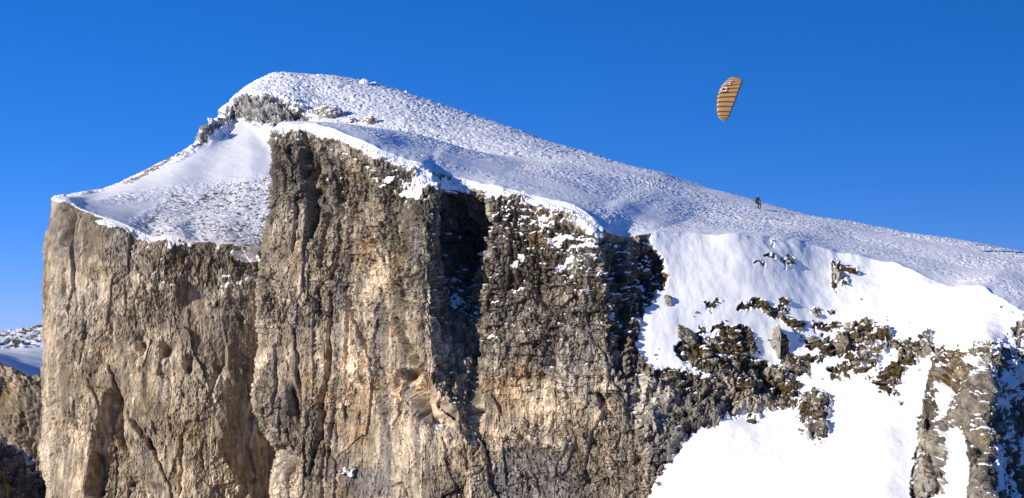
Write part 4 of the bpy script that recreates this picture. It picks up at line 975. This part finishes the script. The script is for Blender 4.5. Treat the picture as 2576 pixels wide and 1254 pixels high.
boulder(1682, 762, 18, 17, 46, 'dark boulder at the foot of the shaded cliff flank beside snow')
boulder(*q7(1065, 1140), 34, 52, 47, 'large pale grey block at the lower left end of the snowy rock rib')
boulder(1720, 838, 28, 34, 48, 'leaning tan grey slab left of the rock band below the shaded flank', rot=(.2, -.5, .3))
boulder(*q7(1215, 632), 20, 17, 49, 'square grey block on top of the rock rib at the snow edge')

# ------------------------------------------------------------------ rime-caked knobs and skyline boulders
bxp, byp = proj(PB2)
selB = np.zeros(bxp.shape, bool); selB[RIMB::2, ::2] = ((rowkey < 7.1) & (cx > 90) & (cx < 1300))[RIMB::2, ::2]
KD_S, II_S = build_kd(selB, bxp, byp)
def rime_boulder(x, y, rx, ry, seed, label, snow=.75, sink=.3):
    _, k, _ = KD_S.find((x, y, 0)); a, b = II_S[k]
    p = Vector(PB2[a, b]); n = Vector(NB2[a, b]); kk = p.y / FPX
    bm = bmesh.new(); bmesh.ops.create_icosphere(bm, subdivisions=5, radius=1.0)
    V = np.array([v.co[:] for v in bm.verts]); sz = np.array([rx * kk, (rx + ry) * .55 * kk, ry * kk])
    W = (V * sz).astype(np.float32)
    T, E, rv = worley(W, (.9, .9, .9), seed * 1.7)
    dd = .35 * (rv - .5) - .2 * (1 - sstep(0, .2, E)) + .45 * fbm(W, .7, .7, .7, 3, off=seed)
    W = W + V * dd[:, None] * min(1.0, float(sz.min()) * .8)
    for v, w in zip(bm.verts, W): v.co = w
    for f in bm.faces: f.smooth = True
    bm.normal_update()
    nzz = np.array([v.normal.z for v in bm.verts])
    me = bpy.data.meshes.new('rime_boulder'); bm.to_mesh(me); bm.free()
    sn = sstep(-.2, .2, 2 * (snow - .5) + .5 * nzz + .9 * fbm(W, 1.0, 1.0, 1.0, 3, off=seed + 3))
    me.attributes.new('snow', 'FLOAT', 'POINT').data.foreach_set('value', sn.astype(np.float32))
    me.attributes.new('rime', 'FLOAT', 'POINT').data.foreach_set('value', np.ones(len(V), np.float32))
    c4 = np.ones((len(V), 4), np.float32); c4[:, :3] = lerp(GREY * np.ones(V.shape), DARK, np.clip(.3 + rv - .5, 0, 1))
    me.attributes.new('tint', 'FLOAT_COLOR', 'POINT').data.foreach_set('color', c4.ravel())
    me.materials.append(M_TER)
    o = link(bpy.data.objects.new('rime_boulder', me)); o.location = p - n * sink * float(sz[1]) + Vector((0, 0, 0))
    return tag(o, label, 'boulder')
rime_boulder(748, 282, 28, 26, 3, 'rime-caked rock knob at the right end of the grey summit rock band', .42, 0)
rime_boulder(826, 290, 38, 27, 5, 'largest rime-crusted rock knob in the saddle below the summit dome', .42, 0)
rime_boulder(884, 308, 13, 12, 7, 'small rime-crusted knob between two larger rime knobs below the dome', .5, 0)
rime_boulder(930, 308, 20, 15, 9, 'rightmost rime-crusted rock knob below the summit dome', .45, 0)
rime_boulder(918, 209, 12, 9, 11, 'white rime-covered boulder standing out on the summit skyline', .85, 0)
rime_boulder(940, 214, 9, 5, 13, 'low rime-covered boulder on the skyline just right of a larger white one', .85, 0)
rime_boulder(1022, 233, 5, 4, 15, 'tiny lone white boulder on the skyline right of the summit', .85, 0)
rime_boulder(799, 190, 6, 4, 17, 'tiny white rime lump on the skyline right of the highest point', .9, 0)
rime_boulder(572, 274, 13, 11, 19, 'white rime-covered lump on the left skyline beside the grey rock band', .9, 0)
rime_boulder(152, 500, 22, 12, 21, 'rime-capped block on the top left corner of the far cliff', .6, 0)

# ------------------------------------------------------------------ paraglider wing
OUT_L = [(430,1175),(340,1148),(290,1105),(258,1010),(236,850),(240,700),(262,565),(298,445),(350,350),(425,268),(520,185),(600,150)]
OUT_R = [(440,1175),(478,1145),(515,1088),(560,1000),(622,840),(690,680),(752,500),(812,360),(852,240),(864,195),(850,165),(790,152)]
UU = np.linspace(0, 1, 12)
z1 = lambda p: (1779.0 + np.asarray(p)[..., 0] * .1021, 185.0 + np.asarray(p)[..., 1] * .1021)
YC, HALF = 206.0, 3.6
def wing_pt(u, v, side, outer, bil):
    """u: 0 tip .. 1 apex; v: 0 leading edge .. 1 trailing edge; side -1 near half, +1 far half"""
    l = pchip(UU, np.array(OUT_L, float), u); r = pchip(UU, np.array(OUT_R, float), u)
    p = l + (r - l) * v[:, None]
    if side > 0: p = p + (np.array([560., 600.]) - p) * .10
    px_, py_ = z1(p)
    phi = (1 - u) ** .8 * R(84)
    P = unproj(px_, py_, YC + side * HALF * np.sin(phi))
    nrm = np.stack([np.zeros_like(u), side * np.sin(phi), np.cos(phi)], -1)
    foil = 2.4 * np.sqrt(np.clip(v, 0, 1)) * (1 - v) * .16 + .01
    taper = .35 + .65 * np.sin(np.clip(u, 0, 1) * math.pi / 2) ** .6
    off = (foil + bil * .25 * (1 - .6 * v)) * taper if outer else -(foil * .25 + bil * .04) * taper
    return P + nrm * np.asarray(off)[:, None]
wing = link(bpy.data.objects.new('paraglider_wing', None))
wing.location = unproj(1838, 210, YC)
tag(wing, 'golden brown paraglider wing flying upright in the blue sky', 'paraglider')
wing_loc = np.array(wing.location)
M_WING = plain('wing_fabric', (.47, .275, .115), .4, .2, .7, .5)
M_SEAM = plain('wing_seam', (.17, .075, .03), .6, .1, 2.0)
M_EDGE = plain('wing_edge_tape', (.16, .05, .03), .6, .1, 2.0)
M_LET = plain('wing_lettering', (.66, .61, .70), .6, .05, 3.0)
NCELL = 15
bounds = np.linspace(0, 1, NCELL + 1) ** .92
surf = []
for side in (-1, 1):
    for c in range(NCELL):
        nu, nv = 7, 13
        w = np.linspace(0, 1, nu); uu = bounds[c] + (bounds[c + 1] - bounds[c]) * w; vv = np.linspace(0, 1, nv)
        Ug, Vg = np.meshgrid(uu, vv, indexing='ij'); Bg = np.sin(np.pi * np.meshgrid(w, vv, indexing='ij')[0]) ** .7
        top = wing_pt(Ug.ravel(), Vg.ravel(), side, True, Bg.ravel()); bot = wing_pt(Ug.ravel(), Vg.ravel(), side, False, Bg.ravel())
        if side < 0: surf.append(top)
        co = np.concatenate([top, bot]) - wing_loc
        ix = lambda a, b, k=0: k * nu * nv + a * nv + b
        fs = []
        for a in range(nu - 1):
            for b in range(nv - 1):
                fs.append((ix(a, b), ix(a + 1, b), ix(a + 1, b + 1), ix(a, b + 1)))
                fs.append((ix(a, b, 1), ix(a, b + 1, 1), ix(a + 1, b + 1, 1), ix(a + 1, b, 1)))
        for a in range(nu - 1):
            fs.append((ix(a, 0), ix(a, 0, 1), ix(a + 1, 0, 1), ix(a + 1, 0))); fs.append((ix(a, nv - 1), ix(a + 1, nv - 1), ix(a + 1, nv - 1, 1), ix(a, nv - 1, 1)))
        for b in range(nv - 1):
            fs.append((ix(0, b), ix(0, b + 1), ix(0, b + 1, 1), ix(0, b, 1))); fs.append((ix(nu - 1, b), ix(nu - 1, b, 1), ix(nu - 1, b + 1, 1), ix(nu - 1, b + 1)))
        me = bpy.data.meshes.new('cell'); me.from_pydata(co.tolist(), [], fs); me.materials.append(M_WING); me.materials.append(M_SEAM)
        for a in range(nu - 1):
            for b in range(nv - 1):
                if a == 0: me.polygons[2 * (a * (nv - 1) + b)].material_index = 1
        bmx = bmesh.new(); bmx.from_mesh(me); bmesh.ops.recalc_face_normals(bmx, faces=bmx.faces)
        for f in bmx.faces: f.smooth = True
        bmx.to_mesh(me); bmx.free()
        link(bpy.data.objects.new('cell', me), wing)
# dark tape along the trailing edge
for side in (-1, 1):
    uu = np.linspace(0.02, 1, 40)
    q = wing_pt(uu, np.full(40, 1.0), side, True, np.zeros(40)); q2 = wing_pt(uu, np.full(40, 1.0), side, False, np.zeros(40))
    d_ = np.array([.05, 0, 0])
    co = np.concatenate([q - d_ * .5, q + d_, q2 + d_, q2 - d_ * .5]) - wing_loc
    fs = [(k * 40 + i_, k * 40 + i_ + 1, ((k + 1) % 4) * 40 + i_ + 1, ((k + 1) % 4) * 40 + i_) for k in range(4) for i_ in range(39)]
    me = bpy.data.meshes.new('trailing_edge'); me.from_pydata(co.tolist(), [], fs); me.materials.append(M_EDGE)
    link(bpy.data.objects.new('trailing_edge', me), wing)
sf = np.concatenate(surf); fx_, fy_ = proj(sf)
kdw = KDTree(len(sf))
for k in range(len(sf)): kdw.insert(((fx_[k] - 1779) / .1021, (fy_[k] - 185) / .1021, 0), k)
kdw.balance()
def on_wing(X, Y):
    near = kdw.find_n((X, Y, 0), 4); wsum = 0; yy = 0
    for co_, k, dist in near: w_ = 1 / (dist + 2); wsum += w_; yy += w_ * sf[k, 1]
    px_, py_ = 1779 + X * .1021, 185 + Y * .1021
    return unproj(px_, py_, yy / wsum - .34)
def letter(strokes, width):
    co, fs = [], []
    for (x0, y0), (x1, y1) in strokes:
        L_ = math.hypot(x1 - x0, y1 - y0); nx, ny = -(y1 - y0) / L_ * width / 2, (x1 - x0) / L_ * width / 2
        ex, ey = (x1 - x0) / L_ * width / 2, (y1 - y0) / L_ * width / 2
        b0 = len(co)
        for t in range(7):
            a = t / 6; X = x0 - ex + (x1 - x0 + 2 * ex) * a; Y = y0 - ey + (y1 - y0 + 2 * ey) * a
            for sgn in (-1, 0, 1): co.append((on_wing(X + sgn * nx, Y + sgn * ny) - wing_loc).tolist())
        for t in range(6):
            for k in range(2): i0 = b0 + t * 3 + k; fs.append((i0, i0 + 1, i0 + 4, i0 + 3))
    me = bpy.data.meshes.new('letter'); me.from_pydata(co, [], fs); me.materials.append(M_LET)
    return link(bpy.data.objects.new('letter', me), wing)
ring = lambda p: [(p[k], p[(k + 1) % len(p)]) for k in range(len(p))]
letter(ring([(378, 349), (480, 351), (448, 436), (322, 436)]), 25)                                   # D
letter(ring([(482, 232), (574, 226), (546, 276), (472, 278)]) + [((478, 236), (430, 272)), ((472, 278), (446, 268))], 18)   # R
letter([((540, 184), (622, 184)), ((565, 170), (600, 160))], 13)                                     # A, seen edge-on

# ------------------------------------------------------------------ skier standing on the ridge
selp = np.zeros(ax_.shape, bool); selp[RIM + 2:, ::2] = ((ax_ > 1500) & (ax_ < 2600))[RIM + 2:, ::2]
KD_P, II_P = build_kd(selp, ax_, ay_)
def on_plateau(x, y):
    c_ = KD_P.find_range((x, y, 0), 5.0) or [KD_P.find((x, y, 0))]
    a, b = II_P[min(c_, key=lambda t: PA2[tuple(II_P[t[1]])][1])[1]]
    return Vector(PA2[a, b]), Vector(NA2[a, b])
foot, fn = on_plateau(1910, 522)
SCL = 34.5 * foot.y / FPX / 1.68
M_SUIT = plain('dark_ski_suit', (.012, .014, .022), .8, .3, 5); M_PACK = plain('brown_harness_bag', (.05, .035, .022), .85, .3, 5)
M_HELM = plain('grey_helmet', (.20, .18, .18), .45, .1, 3); M_BOOT = plain('lime_ski_boot', (.14, .19, .05), .5, .1, 3); M_SKI = plain('black_ski', (.015, .015, .018), .4, .1, 3); M_SKIN = plain('skin', (.50, .31, .23), .6, .05, 4)
person = link(bpy.data.objects.new('person', None)); person.location = foot; person.scale = (SCL,) * 3
tag(person, 'person in dark ski clothing and helmet standing on skis on the snowy ridge', 'person')
def skinned(name, verts, edges, radii, mat, parent, root=0, sub=2):
    me = bpy.data.meshes.new(name); me.from_pydata(verts, edges, []); me.materials.append(mat)
    o = link(bpy.data.objects.new(name, me), parent)
    m = o.modifiers.new('skin', 'SKIN'); m.use_smooth_shade = True
    for k, r_ in enumerate(radii): me.skin_vertices[0].data[k].radius = r_ if isinstance(r_, tuple) else (r_, r_)
    me.skin_vertices[0].data[root].use_root = True
    o.modifiers.new('sub', 'SUBSURF').levels = sub; o.modifiers['sub'].render_levels = sub
    return o
BV = [(-.10,0,.74),(-.13,0,.95),(-.12,0,1.18),(-.07,0,1.36),(-.02,0,1.45),            # pelvis, waist, chest, collar, neck
      (-.02,-.19,1.33),(.10,-.26,1.05),(.24,-.22,.72),(.27,-.21,.62),                   # near arm
      (-.16,.19,1.33),(-.34,.24,1.08),(-.30,.22,.84),(-.27,.20,.75),                    # far arm
      (-.06,-.10,.70),(.24,-.13,.52),(.18,-.13,.12),                                    # near leg
      (-.10,.10,.70),(.02,.13,.46),(-.08,.13,.12)]                                      # far leg
BE = [(0,1),(1,2),(2,3),(3,4),(3,5),(5,6),(6,7),(7,8),(3,9),(9,10),(10,11),(11,12),(0,13),(13,14),(14,15),(0,16),(16,17),(17,18)]
BR = [(.16,.14),(.15,.13),(.19,.15),(.12,.10),.065, .085,.065,.05,.042, .085,.065,.05,.042, .11,.085,.065, .11,.085,.065]
skinned('body', BV, BE, BR, M_SUIT, person)
def blob(name, c, r, mat, parent, seg=20, squash=None):
    bm = bmesh.new(); bmesh.ops.create_uvsphere(bm, u_segments=seg, v_segments=seg // 2 + 2, radius=1)
    for v in bm.verts:
        x, y, z = v.co
        if squash: x, y, z = squash(x, y, z)
        v.co = (c[0] + x * r[0], c[1] + y * r[1], c[2] + z * r[2])
    for f in bm.faces: f.smooth = True
    me = bpy.data.meshes.new(name); bm.to_mesh(me); bm.free(); me.materials.append(mat)
    return link(bpy.data.objects.new(name, me), parent)
blob('head', (.03, 0, 1.545), (.095, .08, .12), M_SKIN, person, squash=lambda x, y, z: (x + (.35 if (x > .7 and abs(y) < .3 and -.25 < z < .15) else 0), y, z))
blob('helmet', (.015, 0, 1.585), (.125, .11, .115), M_HELM, person, squash=lambda x, y, z: (x, y, max(z, -.35 if x > .2 else -.8)))
blob('harness_bag', (-.30, 0, .92), (.13, .17, .26), M_PACK, person, squash=lambda x, y, z: (math.copysign(abs(x) ** .6, x), math.copysign(abs(y) ** .6, y), math.copysign(abs(z) ** .7, z)))
for hx, hy, hz in ((.28, -.205, .57), (-.26, .195, .70)):            # gloved hands: palm, four fingers, thumb
    V_ = [(hx, hy, hz + .05), (hx + .01, hy, hz - .01)]; E_ = [(0, 1)]; R_ = [.035, .042]
    for k, (dy_, l_) in enumerate(((-.033, .065), (-.011, .08), (.011, .075), (.033, .055))):
        b0 = len(V_); V_ += [(hx + .02, hy + dy_, hz - .02 - l_ * .6), (hx + .045, hy + dy_, hz - .02 - l_)]; E_ += [(1, b0), (b0, b0 + 1)]; R_ += [.012, .010]
    b0 = len(V_); V_ += [(hx + .05, hy - .04, hz + .01), (hx + .075, hy - .045, hz - .03)]; E_ += [(1, b0), (b0, b0 + 1)]; R_ += [.014, .011]
    skinned('hand', V_, E_, R_, M_SUIT, person, sub=1)
for bx_, by_ in ((.18, -.13), (-.08, .13)):
    blob('boot', (bx_ + .04, by_, .10), (.17, .06, .13), M_BOOT, person, squash=lambda x, y, z: (x * (1 if z < 0 else .62) - (.25 if z > 0 else 0), y, max(z, -.75)))
slope = math.atan2(-(on_plateau(1940, 532)[0] - on_plateau(1890, 516)[0]).z, (on_plateau(1940, 532)[0] - on_plateau(1890, 516)[0]).x)
for k, (bx_, by_) in enumerate(((.18, -.13), (-.08, .13))):
    co, fs = [], []
    for i_ in range(13):
        t = i_ / 12; x = -.62 + 1.5 * t; lift = .10 * max(0, (t - .86) / .14) ** 2 + .03 * max(0, (.06 - t) / .06); hw = .045 * (1 - .2 * math.sin(math.pi * t)) * (1 if t < .93 else .6)
        for yy, zz in ((-hw, 0), (hw, 0), (hw, .015), (-hw, .015)): co.append((x, yy, zz + lift))
    for i_ in range(12):
        for q in range(4): fs.append((i_ * 4 + q, i_ * 4 + (q + 1) % 4, i_ * 4 + 4 + (q + 1) % 4, i_ * 4 + 4 + q))
    fs += [(0, 1, 2, 3), (48, 51, 50, 49)]
    me = bpy.data.meshes.new('ski'); me.from_pydata(co, [], fs); me.materials.append(M_SKI)
    o = link(bpy.data.objects.new('ski', me)); o.scale = (SCL,) * 3
    o.location = foot + Vector((bx_, by_, .01)) * SCL; o.rotation_euler = (0, slope * .9, R(-12 if k else -6))
    tag(o, 'black ski under the %s boot of the person on the ridge' % ('far' if k else 'near'), 'ski', 'pair of skis under the person')
# small dark stone on the snowfield, left below the skier
p_, n_ = on_plateau(1767, 556)
o = tag(link(bpy.data.objects.new('boulder', rock_mesh(60, sub=3))), 'small dark stone lying alone on the snowfield below the ridge', 'boulder'); o.location = p_; o.scale = (.22, .22, .2)
